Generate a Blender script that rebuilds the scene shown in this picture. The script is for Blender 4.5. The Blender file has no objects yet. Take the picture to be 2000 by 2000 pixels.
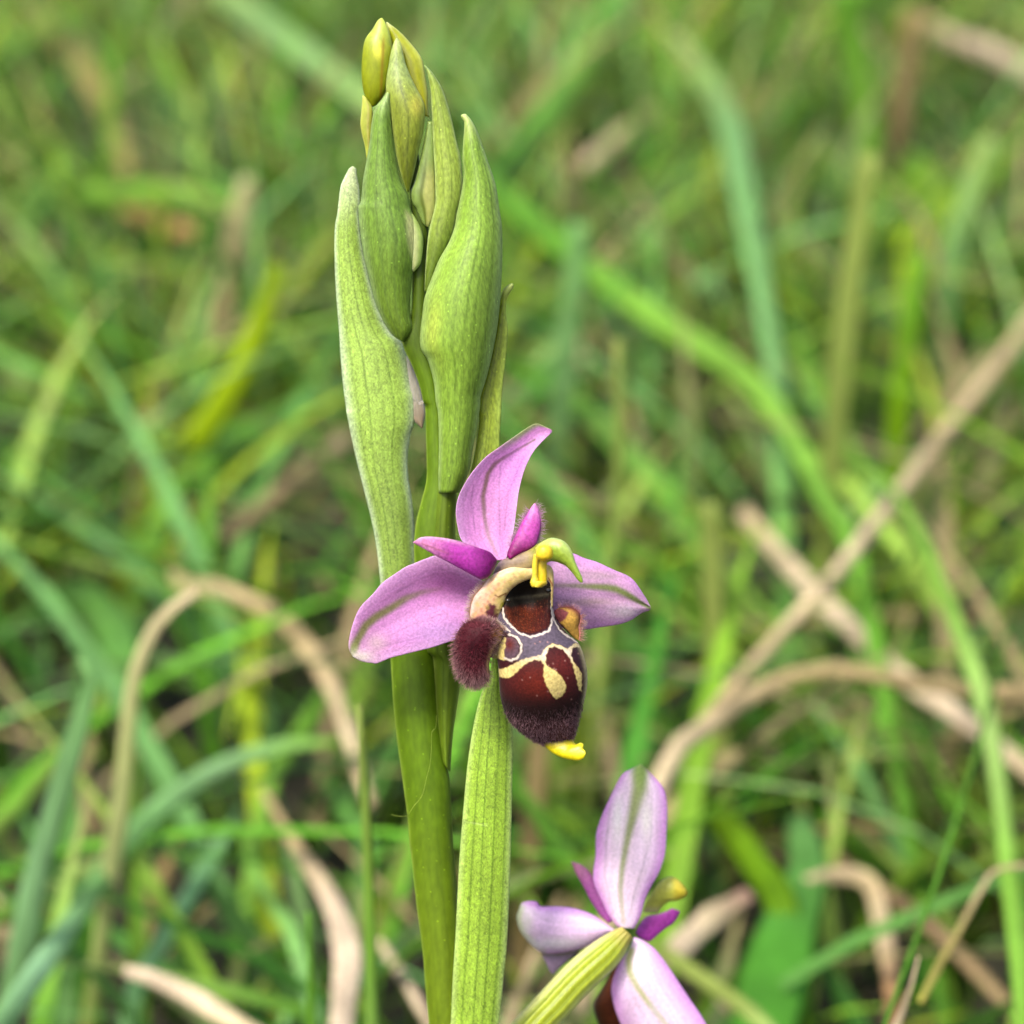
import bpy, math, random
import numpy as np

# ------------------------------------------------------------------ camera, sky, sun, exposure
sc = bpy.context.scene
PITCH = math.radians(21.0)
DIST = 0.22                      # camera to the middle of the orchid spike, metres
TH = 0.05 / DIST                 # half the frame is 5 cm at that distance
Z0 = 0.170                       # height above ground at the picture's middle
C = np.array([0.0, -DIST * math.cos(PITCH), Z0 + DIST * math.sin(PITCH)])
FWD = np.array([0.0, math.cos(PITCH), -math.sin(PITCH)])
RGT = np.array([1.0, 0.0, 0.0])
UPV = np.array([0.0, math.sin(PITCH), math.cos(PITCH)])

cam_d = bpy.data.cameras.new('camera')
cam = bpy.data.objects.new('camera', cam_d)
sc.collection.objects.link(cam)
cam.location = C
cam.rotation_euler = (math.radians(90) - PITCH, 0, 0)
cam_d.sensor_width = 36
cam_d.angle = 2 * math.atan(TH)
cam_d.clip_start = 0.005
cam_d.clip_end = 200
cam_d.dof.use_dof = True
cam_d.dof.focus_distance = DIST - 0.006
cam_d.dof.aperture_fstop = cam_d.lens / 3.8      # a 3.8 mm pupil, as a phone has
cam_d.dof.aperture_blades = 0
sc.camera = cam

SUN_EL, SUN_AZ = math.radians(58), math.radians(215)
w = bpy.data.worlds.new('World'); sc.world = w; w.use_nodes = True
nt = w.node_tree
sky = nt.nodes.new('ShaderNodeTexSky'); sky.sky_type = 'NISHITA'; sky.sun_disc = False
sky.sun_elevation = SUN_EL; sky.sun_rotation = SUN_AZ
sky.air_density = 1.0; sky.dust_density = 5.0; sky.ozone_density = 0.3
bg = nt.nodes['Background']; bg.inputs['Strength'].default_value = 0.085
nt.links.new(sky.outputs[0], bg.inputs['Color'])
sun_d = bpy.data.lights.new('sun', 'SUN'); sun_d.energy = 1.5; sun_d.angle = math.radians(12)
sun_d.color = (1.0, 0.93, 0.82)
sun = bpy.data.objects.new('sun', sun_d); sc.collection.objects.link(sun)
sd = np.array([math.sin(SUN_AZ) * math.cos(SUN_EL), math.cos(SUN_AZ) * math.cos(SUN_EL), math.sin(SUN_EL)])
from mathutils import Vector
sun.rotation_euler = Vector(sd).to_track_quat('Z', 'Y').to_euler()
sun.location = (0, 0, 3)

sc.view_settings.view_transform = 'Standard'
sc.view_settings.look = 'None'
sc.view_settings.gamma = 1
sc.view_settings.exposure = 1.84
sc.render.engine = 'CYCLES'
sc.cycles.use_denoising = True
sc.cycles.max_bounces = 8
sc.cycles.transmission_bounces = 4

ALB = 0.62                       # photo colour -> surface colour


def lin(r, g, b):
    c = np.array([r, g, b], float) / 255.0
    return np.where(c <= 0.04045, c / 12.92, ((c + 0.055) / 1.055) ** 2.4)


def S(r, g, b, k=1.0):
    return lin(r, g, b) * ALB * k


# ------------------------------------------------------------------ pixels to places
TILT = math.radians(14.0)
NRM = np.array([0.0, -math.cos(TILT), math.sin(TILT)])
P0 = np.array([0.0, 0.0, Z0])


def rays(px, py):
    px = np.asarray(px, float); py = np.asarray(py, float)
    return (FWD + RGT * (((px - 1000) / 1000 * TH)[..., None]) + UPV * (((1000 - py) / 1000 * TH)[..., None]))


def on_plane(px, py, off_mm):
    """point of a pixel's ray on the plane off_mm in front of the stem's axis; the spike leans back a little"""
    d = rays(px, py)
    t = (np.asarray(off_mm, float) / 1000 + (P0 - C) @ NRM) / (d @ NRM)
    return C + d * t[..., None]


def at_distance(px, py, ky):
    """point of a pixel's ray at horizontal distance ky from the camera"""
    d = rays(px, py)
    t = np.asarray(ky, float) / d[..., 1]
    return C + d * t[..., None]


def ground_distance(py):
    d = rays(np.full(np.shape(py), 1000.0), py)
    t = -C[2] / d[..., 2]
    return d[..., 1] * t


# ------------------------------------------------------------------ materials
def new_mat(name):
    m = bpy.data.materials.new(name); m.use_nodes = True
    m.node_tree.nodes.clear()
    return m, m.node_tree.nodes, m.node_tree.links


def skin(name, scale=3500, amt=0.35, trans=0.25, rough=0.5, bump=0.4, zstretch=0.6, sss=0.0, spec=0.35, sheen=0.0, big=0.12, worms=False, specks=0.0):
    m, n, l = new_mat(name)
    out = n.new('ShaderNodeOutputMaterial')
    at = n.new('ShaderNodeAttribute'); at.attribute_name = 'Col'
    tc = n.new('ShaderNodeTexCoord'); mp = n.new('ShaderNodeMapping')
    mp.inputs['Scale'].default_value = (1, 1, zstretch)
    l.new(tc.outputs['Object'], mp.inputs['Vector'])
    no = n.new('ShaderNodeTexNoise'); no.inputs['Scale'].default_value = scale
    no.inputs['Detail'].default_value = 2.5; no.inputs['Roughness'].default_value = 0.6
    if worms: no.inputs['Distortion'].default_value = 1.5
    l.new(mp.outputs[0], no.inputs['Vector'])
    nb = n.new('ShaderNodeTexNoise'); nb.inputs['Scale'].default_value = scale * 0.08
    nb.inputs['Detail'].default_value = 2
    l.new(mp.outputs[0], nb.inputs['Vector'])
    r1 = n.new('ShaderNodeMapRange'); r1.inputs['From Min'].default_value = 0.3; r1.inputs['From Max'].default_value = 0.7
    r1.inputs['To Min'].default_value = 1 - amt; r1.inputs['To Max'].default_value = 1 + amt
    l.new(no.outputs['Fac'], r1.inputs['Value'])
    r2 = n.new('ShaderNodeMapRange'); r2.inputs['From Min'].default_value = 0.3; r2.inputs['From Max'].default_value = 0.7
    r2.inputs['To Min'].default_value = 1 - big; r2.inputs['To Max'].default_value = 1 + big
    l.new(nb.outputs['Fac'], r2.inputs['Value'])
    mu = n.new('ShaderNodeMath'); mu.operation = 'MULTIPLY'
    l.new(r1.outputs[0], mu.inputs[0]); l.new(r2.outputs[0], mu.inputs[1])
    mx = n.new('ShaderNodeVectorMath'); mx.operation = 'SCALE'
    l.new(at.outputs['Color'], mx.inputs[0]); l.new(mu.outputs[0], mx.inputs['Scale'])
    if specks:
        vo = n.new('ShaderNodeTexVoronoi'); vo.inputs['Scale'].default_value = 1500
        l.new(tc.outputs['Object'], vo.inputs['Vector'])
        lt = n.new('ShaderNodeMapRange'); lt.inputs['From Min'].default_value = 0.10; lt.inputs['From Max'].default_value = 0.17
        lt.inputs['To Min'].default_value = specks; lt.inputs['To Max'].default_value = 0.0
        l.new(vo.outputs['Distance'], lt.inputs['Value'])
        sx = n.new('ShaderNodeSeparateColor'); l.new(vo.outputs['Color'], sx.inputs[0])
        gt = n.new('ShaderNodeMath'); gt.operation = 'GREATER_THAN'; gt.inputs[1].default_value = 0.7
        l.new(sx.outputs[0], gt.inputs[0])
        m2 = n.new('ShaderNodeMath'); m2.operation = 'MULTIPLY'; l.new(lt.outputs[0], m2.inputs[0]); l.new(gt.outputs[0], m2.inputs[1])
        ad = n.new('ShaderNodeMath'); ad.operation = 'ADD'; l.new(mu.outputs[0], ad.inputs[0]); l.new(m2.outputs[0], ad.inputs[1])
        l.new(ad.outputs[0], mx.inputs['Scale'])
    bp = n.new('ShaderNodeBump'); bp.inputs['Strength'].default_value = bump; bp.inputs['Distance'].default_value = 0.35 / scale
    l.new(no.outputs['Fac'], bp.inputs['Height'])
    pr = n.new('ShaderNodeBsdfPrincipled')
    l.new(mx.outputs[0], pr.inputs['Base Color']); l.new(bp.outputs[0], pr.inputs['Normal'])
    pr.inputs['Roughness'].default_value = rough
    pr.inputs['Specular IOR Level'].default_value = spec
    if sheen:
        pr.inputs['Sheen Weight'].default_value = sheen
        pr.inputs['Sheen Roughness'].default_value = 0.4
    if sss:
        pr.inputs['Subsurface Weight'].default_value = sss
        pr.inputs['Subsurface Radius'].default_value = (0.6, 0.5, 0.25)
        pr.inputs['Subsurface Scale'].default_value = 0.001
    if trans:
        tr = n.new('ShaderNodeBsdfTranslucent')
        l.new(mx.outputs[0], tr.inputs['Color'])
        mi = n.new('ShaderNodeMixShader'); mi.inputs[0].default_value = trans
        l.new(pr.outputs[0], mi.inputs[1]); l.new(tr.outputs[0], mi.inputs[2])
        l.new(mi.outputs[0], out.inputs['Surface'])
    else:
        l.new(pr.outputs[0], out.inputs['Surface'])
    return m


M_BRACT = skin('bract_green', 4200, 0.30, 0.10, 0.46, 0.5, 0.35, sss=0.25, specks=0.7)
M_WORM = skin('bract_pale', 3800, 0.46, 0.10, 0.46, 0.6, 0.6, sss=0.25, worms=True, specks=0.3)
M_STEM = skin('stem_green', 1500, 0.18, 0.0, 0.5, 0.15, 0.3, sss=0.25, spec=0.22, specks=0.9)
M_BUD = skin('bud_yellow', 2600, 0.14, 0.0, 0.42, 0.25, 0.5, sss=0.45)
M_SEPAL = skin('sepal_pink', 4600, 0.20, 0.28, 0.45, 0.8, 1.0, sss=0.2, big=0.07)
M_PETAL = skin('petal_magenta', 3600, 0.30, 0.18, 0.45, 0.6, 1.0, sss=0.2)
M_LIP = skin('lip_velvet', 4000, 0.30, 0.0, 0.66, 0.6, 1.0, sss=0.0, spec=0.14, sheen=0.05, big=0.2)
M_WAX = skin('column_wax', 2800, 0.17, 0.0, 0.42, 0.5, 1.0, sss=0.5, spec=0.45)
M_HAIR = skin('hair', 2500, 0.2, 0.25, 0.5, 0.0, 1.0)
M_EYE = skin('eye_black', 2500, 0.2, 0.0, 0.12, 0.0, 1.0, spec=0.6)
M_GRASS = skin('grass_green', 700, 0.16, 0.25, 0.55, 0.2, 0.15, spec=0.12, big=0.2)
M_STRAW = skin('straw_dry', 900, 0.28, 0.15, 0.65, 0.4, 0.4, spec=0.15, big=0.3)


# ------------------------------------------------------------------ mesh helpers
col = sc.collection


def mesh_object(name, verts, faces, colors, mat, parent=None, base=None, smooth=True):
    verts = np.asarray(verts, float)
    if base is not None: verts = verts - np.asarray(base)
    me = bpy.data.meshes.new(name)
    me.from_pydata(verts.tolist(), [], faces if isinstance(faces, list) else faces.tolist())
    a = me.color_attributes.new('Col', 'FLOAT_COLOR', 'POINT')
    cc = np.ones((len(verts), 4), np.float32); cc[:, :3] = np.clip(colors, 0, 1)
    a.data.foreach_set('color', cc.ravel())
    if smooth: me.polygons.foreach_set('use_smooth', [True] * len(me.polygons))
    me.materials.append(mat)
    o = bpy.data.objects.new(name, me); col.objects.link(o)
    if parent is not None: o.parent = parent
    return o


def tag(o, label=None, cat=None, group=None, kind=None):
    if label: o['label'] = label
    if cat: o['category'] = cat
    if group: o['group'] = group
    if kind: o['kind'] = kind
    return o


def spline(pts, n):
    """Catmull-Rom through pts, n samples even in arc length"""
    P = np.asarray(pts, float)
    if len(P) == 2:
        return P[0] + (P[1] - P[0]) * np.linspace(0, 1, n)[:, None]
    Q = np.vstack([2 * P[0] - P[1], P, 2 * P[-1] - P[-2]])
    out = []
    tt = np.linspace(0, 1, 16, endpoint=False)[:, None]
    for i in range(len(P) - 1):
        p0, p1, p2, p3 = Q[i], Q[i + 1], Q[i + 2], Q[i + 3]
        out.append(0.5 * (2 * p1 + (p2 - p0) * tt + (2 * p0 - 5 * p1 + 4 * p2 - p3) * tt ** 2 + (3 * p1 - p0 - 3 * p2 + p3) * tt ** 3))
    out = np.vstack(out + [P[-1:]])
    s = np.r_[0, np.cumsum(np.linalg.norm(np.diff(out, axis=0), axis=1))]
    t = np.linspace(0, s[-1], n)
    return np.stack([np.interp(t, s, out[:, k]) for k in range(out.shape[1])], 1)


def smooth01(a, b, x):
    t = np.clip((x - a) / (b - a), 0, 1)
    return t * t * (3 - 2 * t)


def mixc(a, b, f):
    return a + (b - a) * np.asarray(f)[..., None]


def seg_dist(X, Y, path, taper=False):
    """distance to a polyline, and how far along (0..1) the nearest point is"""
    P = np.asarray(path, float)
    best = np.full(X.shape, 1e9); along = np.zeros(X.shape)
    L = np.r_[0, np.cumsum(np.linalg.norm(np.diff(P, axis=0), axis=1))]
    for i in range(len(P) - 1):
        a, b = P[i], P[i + 1]; ab = b - a; q = max((ab ** 2).sum(), 1e-9)
        t = np.clip(((X - a[0]) * ab[0] + (Y - a[1]) * ab[1]) / q, 0, 1)
        d = np.hypot(X - a[0] - t * ab[0], Y - a[1] - t * ab[1])
        k = d < best
        best = np.where(k, d, best)
        along = np.where(k, (L[i] + t * (L[i + 1] - L[i])) / L[-1], along)
    return best, along


def inside(X, Y, poly):
    P = np.asarray(poly, float); r = np.zeros(X.shape, bool)
    j = len(P) - 1
    for i in range(len(P)):
        xi, yi = P[i]; xj, yj = P[j]
        if yi != yj:
            r ^= ((yi > Y) != (yj > Y)) & (X < (xj - xi) * (Y - yi) / (yj - yi) + xi)
        j = i
    return r


def poly_mask(X, Y, poly, soft, shrink=0.0):
    d, _ = seg_dist(X, Y, list(poly) + [poly[0]])
    sd = np.where(inside(X, Y, poly), d, -d)
    return smooth01(-soft + shrink, soft + shrink, sd)


MM_PX = 0.05


class Body:
    """closed body between a left and a right outline given in picture pixels; the depth is off (mm towards the viewer)
    plus/minus a half thickness, so that it has its own real size and volume"""

    def __init__(self, L, R, nv, nu, off, half, colour, spl=True):
        if spl: l, r = spline(L, nv), spline(R, nv)
        else: l, r = np.asarray(L, float), np.asarray(R, float); nv = len(l)
        ang = np.linspace(0, math.pi, nu)
        u = (1 - np.cos(ang)) / 2
        u = 0.55 * u + 0.45 * np.linspace(0, 1, nu)
        U, V = np.meshgrid(u, np.linspace(0, 1, nv))
        X = l[:, :1] + (r[:, :1] - l[:, :1]) * U
        Y = l[:, 1:] + (r[:, 1:] - l[:, 1:]) * U
        W = np.hypot(r[:, 0] - l[:, 0], r[:, 1] - l[:, 1])[:, None] * MM_PX * np.ones_like(U)
        kr = np.exp(-0.5 * (np.arange(-nv // 8, nv // 8 + 1) / (0.035 * nv + 0.5)) ** 2); kr /= kr.sum()
        ws = np.convolve(np.pad(W[:, 0], nv // 8 + 1, mode='reflect', reflect_type='odd'), kr, mode='same')[nv // 8 + 1:nv // 8 + 1 + nv]
        W = np.minimum(np.maximum(ws, 0.05), W[:, 0] * 1.4 + 0.05)[:, None] * np.ones_like(U)
        prof = np.sqrt(np.clip(1 - (2 * U - 1) ** 2, 0, 1))
        o = off(U, V, X, Y, W) if callable(off) else np.full_like(U, off)
        h = (half(U, V, X, Y, W) if callable(half) else np.full_like(U, half)) * prof
        self.U, self.V, self.X, self.Y, self.W = U, V, X, Y, W
        front = on_plane(X, Y, o + h)
        back = on_plane(X, Y, o - h)
        c = colour(U, V, X, Y) if callable(colour) else np.broadcast_to(np.asarray(colour, float), U.shape + (3,))
        self.front, self.nv, self.nu, self.c = front, nv, nu, c
        nF = nv * nu
        idx = np.arange(nF).reshape(nv, nu)
        bidx = np.zeros((nv, nu), int)
        bidx[:, 1:-1] = nF + np.arange(nv * (nu - 2)).reshape(nv, nu - 2)
        bidx[:, 0] = idx[:, 0]; bidx[:, -1] = idx[:, -1]
        q1 = np.stack([idx[:-1, :-1], idx[1:, :-1], idx[1:, 1:], idx[:-1, 1:]], -1).reshape(-1, 4)
        q2 = np.stack([bidx[:-1, :-1], bidx[:-1, 1:], bidx[1:, 1:], bidx[1:, :-1]], -1).reshape(-1, 4)
        caps = [[*idx[0].tolist(), *bidx[0, 1:-1][::-1].tolist()], [*idx[-1][::-1].tolist(), *bidx[-1, 1:-1].tolist()]]
        self.verts = np.vstack([front.reshape(-1, 3), back[:, 1:-1].reshape(-1, 3)])
        self.cols = np.vstack([c.reshape(-1, 3), c[:, 1:-1].reshape(-1, 3)])
        faces = q1.tolist() + q2.tolist() + caps
        self.faces = faces

    def build(self, name, mat, parent, base):
        o = mesh_object(name, self.verts, self.faces, self.cols, mat, parent, base)
        return o

    def normals(self):
        f = self.front
        du = np.gradient(f, axis=1); dv = np.gradient(f, axis=0)
        n = np.cross(dv, du)
        n /= np.maximum(np.linalg.norm(n, axis=2, keepdims=True), 1e-12)
        flip = np.where((n * (C - f)).sum(2, keepdims=True) < 0, -1, 1)
        return n * flip


def merge_bodies(bodies, name, mat, parent, base):
    v, f, c, k = [], [], [], 0
    for b in bodies:
        v.append(b.verts); c.append(b.cols)
        f += [[i + k for i in q] for q in b.faces]; k += len(b.verts)
    return mesh_object(name, np.vstack(v), f, np.vstack(c), mat, parent, base)


def hairs(name, roots, dirs, lengths, rad, col_root, col_tip, parent, base, rng, bend=0.35):
    """thin tapered hairs, three sided, joined into one part"""
    n = len(roots)
    roots = np.asarray(roots); dirs = np.asarray(dirs)
    dirs = dirs / np.linalg.norm(dirs, axis=1, keepdims=True)
    side = np.cross(dirs, np.array([0.3, 0.5, 0.8])); side /= np.linalg.norm(side, axis=1, keepdims=True)
    s2 = np.cross(dirs, side)
    curl = (rng.random((n, 1)) - 0.5) * 2 * bend * side + (rng.random((n, 1)) - 0.5) * 2 * bend * s2
    rows = 4
    V = np.zeros((n, rows * 3, 3)); CC = np.zeros((n, rows * 3, 3))
    for k in range(rows):
        t = k / (rows - 1)
        p = roots + (dirs * t + curl * t * t) * np.asarray(lengths)[:, None]
        r = rad * (1 - 0.75 * t)
        for j in range(3):
            a = 2 * math.pi * j / 3
            V[:, k * 3 + j] = p + (side * math.cos(a) + s2 * math.sin(a)) * r
            CC[:, k * 3 + j] = col_root + (col_tip - col_root) * t ** 1.5
    q = []
    for k in range(rows - 1):
        for j in range(3):
            q.append([k * 3 + j, k * 3 + (j + 1) % 3, (k + 1) * 3 + (j + 1) % 3, (k + 1) * 3 + j])
    q = np.array(q)
    F = (q[None] + (np.arange(n) * rows * 3)[:, None, None]).reshape(-1, 4)
    o = mesh_object(name, V.reshape(-1, 3), F, CC.reshape(-1, 3), M_HAIR, parent, base)
    o['kind'] = 'stuff'
    return o


def region(x0, y0, s):
    return lambda pts: [(x0 + x / s, y0 + y / s) for x, y in pts]


R1 = region(620, 20, 4.83); R2 = region(620, 400, 4.83); R3 = region(620, 750, 3.864)
R4 = region(860, 1020, 4.025); R5 = region(720, 1240, 4.83); R6 = region(760, 1600, 4.83)
R7 = region(980, 1460, 3.578); RL = region(660, 1020, 6.44); RR = region(1060, 1040, 8.05)

# ------------------------------------------------------------------ ground
rng = np.random.default_rng(11)


def build_ground():
    xs = np.linspace(-1, 1, 120); xs = np.sign(xs) * np.abs(xs) ** 2.2 * 30
    ys = np.linspace(-1, 1, 140); ys = np.sign(ys) * np.abs(ys) ** 2.2 * 30 + 0.3
    X, Y = np.meshgrid(xs, ys)
    Z = 0.006 * np.sin(X * 23 + 1) * np.sin(Y * 19) + 0.003 * np.sin(X * 61 + Y * 37) - 0.006
    V = np.stack([X, Y, Z], -1).reshape(-1, 3)
    i = np.arange(V.shape[0]).reshape(X.shape)
    F = np.stack([i[:-1, :-1], i[:-1, 1:], i[1:, 1:], i[1:, :-1]], -1).reshape(-1, 4)
    m, n, l = new_mat('soil')
    out = n.new('ShaderNodeOutputMaterial'); pr = n.new('ShaderNodeBsdfPrincipled')
    no = n.new('ShaderNodeTexNoise'); no.inputs['Scale'].default_value = 60; no.inputs['Detail'].default_value = 8
    cr = n.new('ShaderNodeValToRGB')
    cr.color_ramp.elements[0].color = (0.006, 0.009, 0.003, 1); cr.color_ramp.elements[0].position = 0.3
    cr.color_ramp.elements[1].color = (0.035, 0.03, 0.014, 1); cr.color_ramp.elements[1].position = 0.75
    bp = n.new('ShaderNodeBump'); bp.inputs['Distance'].default_value = 0.004
    tc = n.new('ShaderNodeTexCoord')
    l.new(tc.outputs['Object'], no.inputs['Vector']); l.new(no.outputs['Fac'], cr.inputs[0])
    l.new(no.outputs['Fac'], bp.inputs['Height']); l.new(bp.outputs[0], pr.inputs['Normal'])
    l.new(cr.outputs[0], pr.inputs['Base Color']); pr.inputs['Roughness'].default_value = 0.9
    l.new(pr.outputs[0], out.inputs['Surface'])
    o = mesh_object('ground', V, F, np.zeros((len(V), 3)), m)
    o['kind'] = 'structure'


build_ground()

# ------------------------------------------------------------------ the mass of grass
KEYS = []
GREENS = [S(122, 168, 48), S(92, 150, 40), S(146, 184, 76), S(104, 162, 76), S(134, 182, 104), S(84, 126, 22),
          S(150, 176, 40), S(72, 136, 44), S(130, 166, 62), S(104, 170, 48), S(120, 176, 100)]
STRAWS = [S(196, 180, 130), S(178, 162, 110), S(212, 194, 150), S(166, 146, 96), S(184, 164, 120)]


def grass_mass(name, n, yrange, hrange, wrange, straw_share, label, seed, flat=0.5, density_pow=1.0):
    r = np.random.default_rng(seed)
    y = yrange[0] + (yrange[1] - yrange[0]) * r.random(n) ** density_pow
    half = 0.10 + (y + 0.2) * 0.42
    x = (r.random(n) * 2 - 1) * half
    nt_ = max(1, n // 11)
    tuft = r.integers(0, nt_, n)
    grow = 0.6 + 0.4 * (y / yrange[1])
    tx, ty = x[:nt_][tuft], y[:nt_][tuft]
    sp = 0.010 + 0.012 * r.random(n)
    ta = r.random(n) * 2 * math.pi
    loose = r.random(n) < 0.3
    x = np.where(loose, x, tx + np.cos(ta) * sp); y = np.where(loose, y, np.maximum(ty + np.sin(ta) * sp, yrange[0]))
    h = hrange[0] + (hrange[1] - hrange[0]) * r.random(n) ** 1.6
    az = np.where(loose, r.random(n) * 2 * math.pi, ta + (r.random(n) - 0.5) * 1.6)
    lean = flat * (0.25 + 1.1 * r.random(n)) * h
    droop = 0.25 + 0.6 * r.random(n)
    wid = wrange[0] + (wrange[1] - wrange[0]) * r.random(n)
    tw = (r.random(n) - 0.5) * 1.6
    seg = 7
    t = np.linspace(0, 1, seg)
    dx, dy = np.cos(az), np.sin(az)
    P = np.zeros((n, seg, 3))
    ho = lean[:, None] * (t ** 1.5)[None] * 1.5
    P[:, :, 0] = x[:, None] + dx[:, None] * ho
    P[:, :, 1] = y[:, None] + dy[:, None] * ho
    P[:, :, 2] = h[:, None] * (t[None] - droop[:, None] * 0.55 * (t ** 2.6)[None]) - 0.004
    sa = az[:, None] + math.pi / 2 + tw[:, None] * t[None]
    side = np.stack([np.cos(sa), np.sin(sa), np.zeros_like(sa)], -1)
    prof = np.clip(np.minimum(1.0, (1.03 - t) * 2.2), 0.03, 1) * (0.6 + 0.4 * np.minimum(1, t * 3))
    hw = (wid[:, None] * prof[None] * 0.5)[..., None]
    V = np.zeros((n, seg, 3, 3))
    V[:, :, 0] = P - side * hw
    V[:, :, 2] = P + side * hw
    mid = P.copy(); mid[:, :, 2] -= (hw[..., 0] * 0.45)
    V[:, :, 1] = mid
    # leave out most blades that would stand right in front of the single ones
    if KEYS:
        kp = np.vstack(KEYS)
        q = P.reshape(-1, 3) - C
        dep = q @ FWD
        qx = 1000 + 1000 * (q @ RGT) / dep / TH; qy = 1000 - 1000 * (q @ UPV) / dep / TH
        hide = np.zeros(len(q), bool)
        for kx, ky, kd, kw in kp:
            hide |= ((qx - kx) ** 2 + (qy - ky) ** 2 < (0.4 * kw + 8) ** 2) & (q[:, 1] < kd)
        hide = hide.reshape(n, seg).any(1) & (r.random(n) < 0.8)
        V = V[~hide]; n = len(V)
    G = np.array(GREENS); T = np.array(STRAWS)
    base = G[r.integers(0, len(G), n)] * (0.25 + 1.25 * r.random((n, 1)))
    st = r.random(n) < straw_share
    base[st] = T[r.integers(0, len(T), st.sum())] * (0.5 + 0.45 * r.random((st.sum(), 1)))
    CC = np.repeat(base[:, None], seg * 3, 1)
    tip = r.random(n) < 0.25
    tmask = (np.repeat(t, 3)[None, :, None] ** 3) * tip[:, None, None]
    CC = CC + (T[0] - CC) * tmask * 0.8
    i = np.arange(seg * 3).reshape(seg, 3)
    q = np.stack([i[:-1, :-1], i[:-1, 1:], i[1:, 1:], i[1:, :-1]], -1).reshape(-1, 4)
    F = (q[None] + (np.arange(n) * seg * 3)[:, None, None]).reshape(-1, 4)
    o = mesh_object(name, V.reshape(-1, 3), F, CC.reshape(-1, 3), M_GRASS)
    tag(o, label, 'grass', kind='stuff')
    return o


# ------------------------------------------------------------------ single blades and straws behind the orchid
K = 2000 / 1932.0


def ribbon(name, pts3, widths, ratio, colours, mat, sides=8, fold=0.0, twist=0.0):
    n = 26
    P = spline(pts3, n)
    wv = np.interp(np.linspace(0, 1, n), np.linspace(0, 1, len(widths)), widths)
    wv = wv * (1 + 0.07 * np.sin(np.linspace(0, 17, n) + P[0, 0] * 900))
    T = np.gradient(P, axis=0); T /= np.linalg.norm(T, axis=1, keepdims=True)
    view = P - C; view /= np.linalg.norm(view, axis=1, keepdims=True)
    side = np.cross(T, view); side /= np.maximum(np.linalg.norm(side, axis=1, keepdims=True), 1e-6)
    nrm = np.cross(side, T)
    tw = np.linspace(-twist, twist, n)[:, None]
    s2 = side * np.cos(tw) + nrm * np.sin(tw); n2 = -side * np.sin(tw) + nrm * np.cos(tw)
    V = []; CC = []
    cols = np.asarray(colours, float)
    cc = np.stack([np.interp(np.linspace(0, 1, n), np.linspace(0, 1, len(cols)), cols[:, k]) for k in range(3)], 1)
    for j in range(sides):
        a = 2 * math.pi * j / sides
        V.append(P + s2 * (math.cos(a) * wv / 2)[:, None] + n2 * ((math.sin(a) * ratio + fold * abs(math.cos(a))) * wv / 2)[:, None])
        rr = np.random.default_rng(int(abs(P[0, 0]) * 1e6) % 9999 + j)
        CC.append(cc * (0.78 + 0.4 * np.interp(np.linspace(0, 1, n), np.linspace(0, 1, 9), rr.random(9)))[:, None] * (0.9 + 0.2 * ((j * 7) % 3) / 2))
    V = np.stack(V, 1).reshape(-1, 3); CC = np.stack(CC, 1).reshape(-1, 3)
    F = []
    for i in range(n - 1):
        for j in range(sides):
            F.append([i * sides + j, i * sides + (j + 1) % sides, (i + 1) * sides + (j + 1) % sides, (i + 1) * sides + j])
    F.append(list(range(sides))[::-1]); F.append([(n - 1) * sides + j for j in range(sides)])
    base = P[np.argmin(P[:, 2])].copy()
    o = mesh_object(name, V, F, CC, mat, None, base)
    o.location = base
    return o


def trace(name, label, cat, group, pts, wpx, colours, k, mode='lie', ratio=0.12, root=None, fold=0.25, twist=0.3, mat=None):
    """a blade or straw whose picture path is known: 'lie' keeps it at one height over the ground,
    'up' keeps it at one distance; root 0 or 1 carries that end on down into the turf"""
    px = np.array([p[0] for p in pts]) * K; py = np.array([p[1] for p in pts]) * K
    g = ground_distance(np.minimum(py, 2150.0))
    if isinstance(k, tuple): kk = np.interp(np.linspace(0, 1, len(pts)), np.linspace(0, 1, len(k)), k)
    else: kk = np.full(len(pts), float(k))
    if mode == 'lie': Yd = g * kk
    else: Yd = np.full(len(pts), g.min() * kk[0])
    P3 = at_distance(px, py, Yd)
    dist = Yd / math.cos(PITCH)
    wr = np.interp(np.linspace(0, 1, len(pts)), np.linspace(0, 1, len(wpx)), wpx) * K * (Yd * 1.05) * TH / 1000 * (0.7 if name == 'dry_straw' else 0.8)
    path = spline(np.stack([px, py, Yd, np.full(len(px), float(np.mean(wpx)) * K)], 1), 40)
    KEYS.append(path)
    cols = [np.asarray(c) * (0.92 if name == 'dry_straw' else 1.05) for c in colours]
    if root is not None:
        e = 0 if root == 0 else -1
        p = P3[e]; q = P3[1] if e == 0 else P3[-2]
        d = (p - q); d[2] = min(d[2], -0.3 * np.hypot(d[0], d[1]) - 0.01)
        d /= np.linalg.norm(d)
        L = (p[2] + 0.004) / max(-d[2], 0.25)
        r1 = p + d * L * 0.55; r2 = p + d * L; r2[2] = -0.006
        add = np.array([r2, r1]) if e == 0 else np.array([r1, r2])
        P3 = np.vstack([add, P3]) if e == 0 else np.vstack([P3, add])
        wr = np.r_[[wr[0] * 0.9, wr[0]], wr] if e == 0 else np.r_[wr, [wr[-1], wr[-1] * 0.9]]
    o = ribbon(name, P3, wr, ratio, cols, mat or (M_STRAW if name == 'dry_straw' else M_GRASS), fold=fold, twist=twist)
    return tag(o, label, cat, group)


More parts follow.
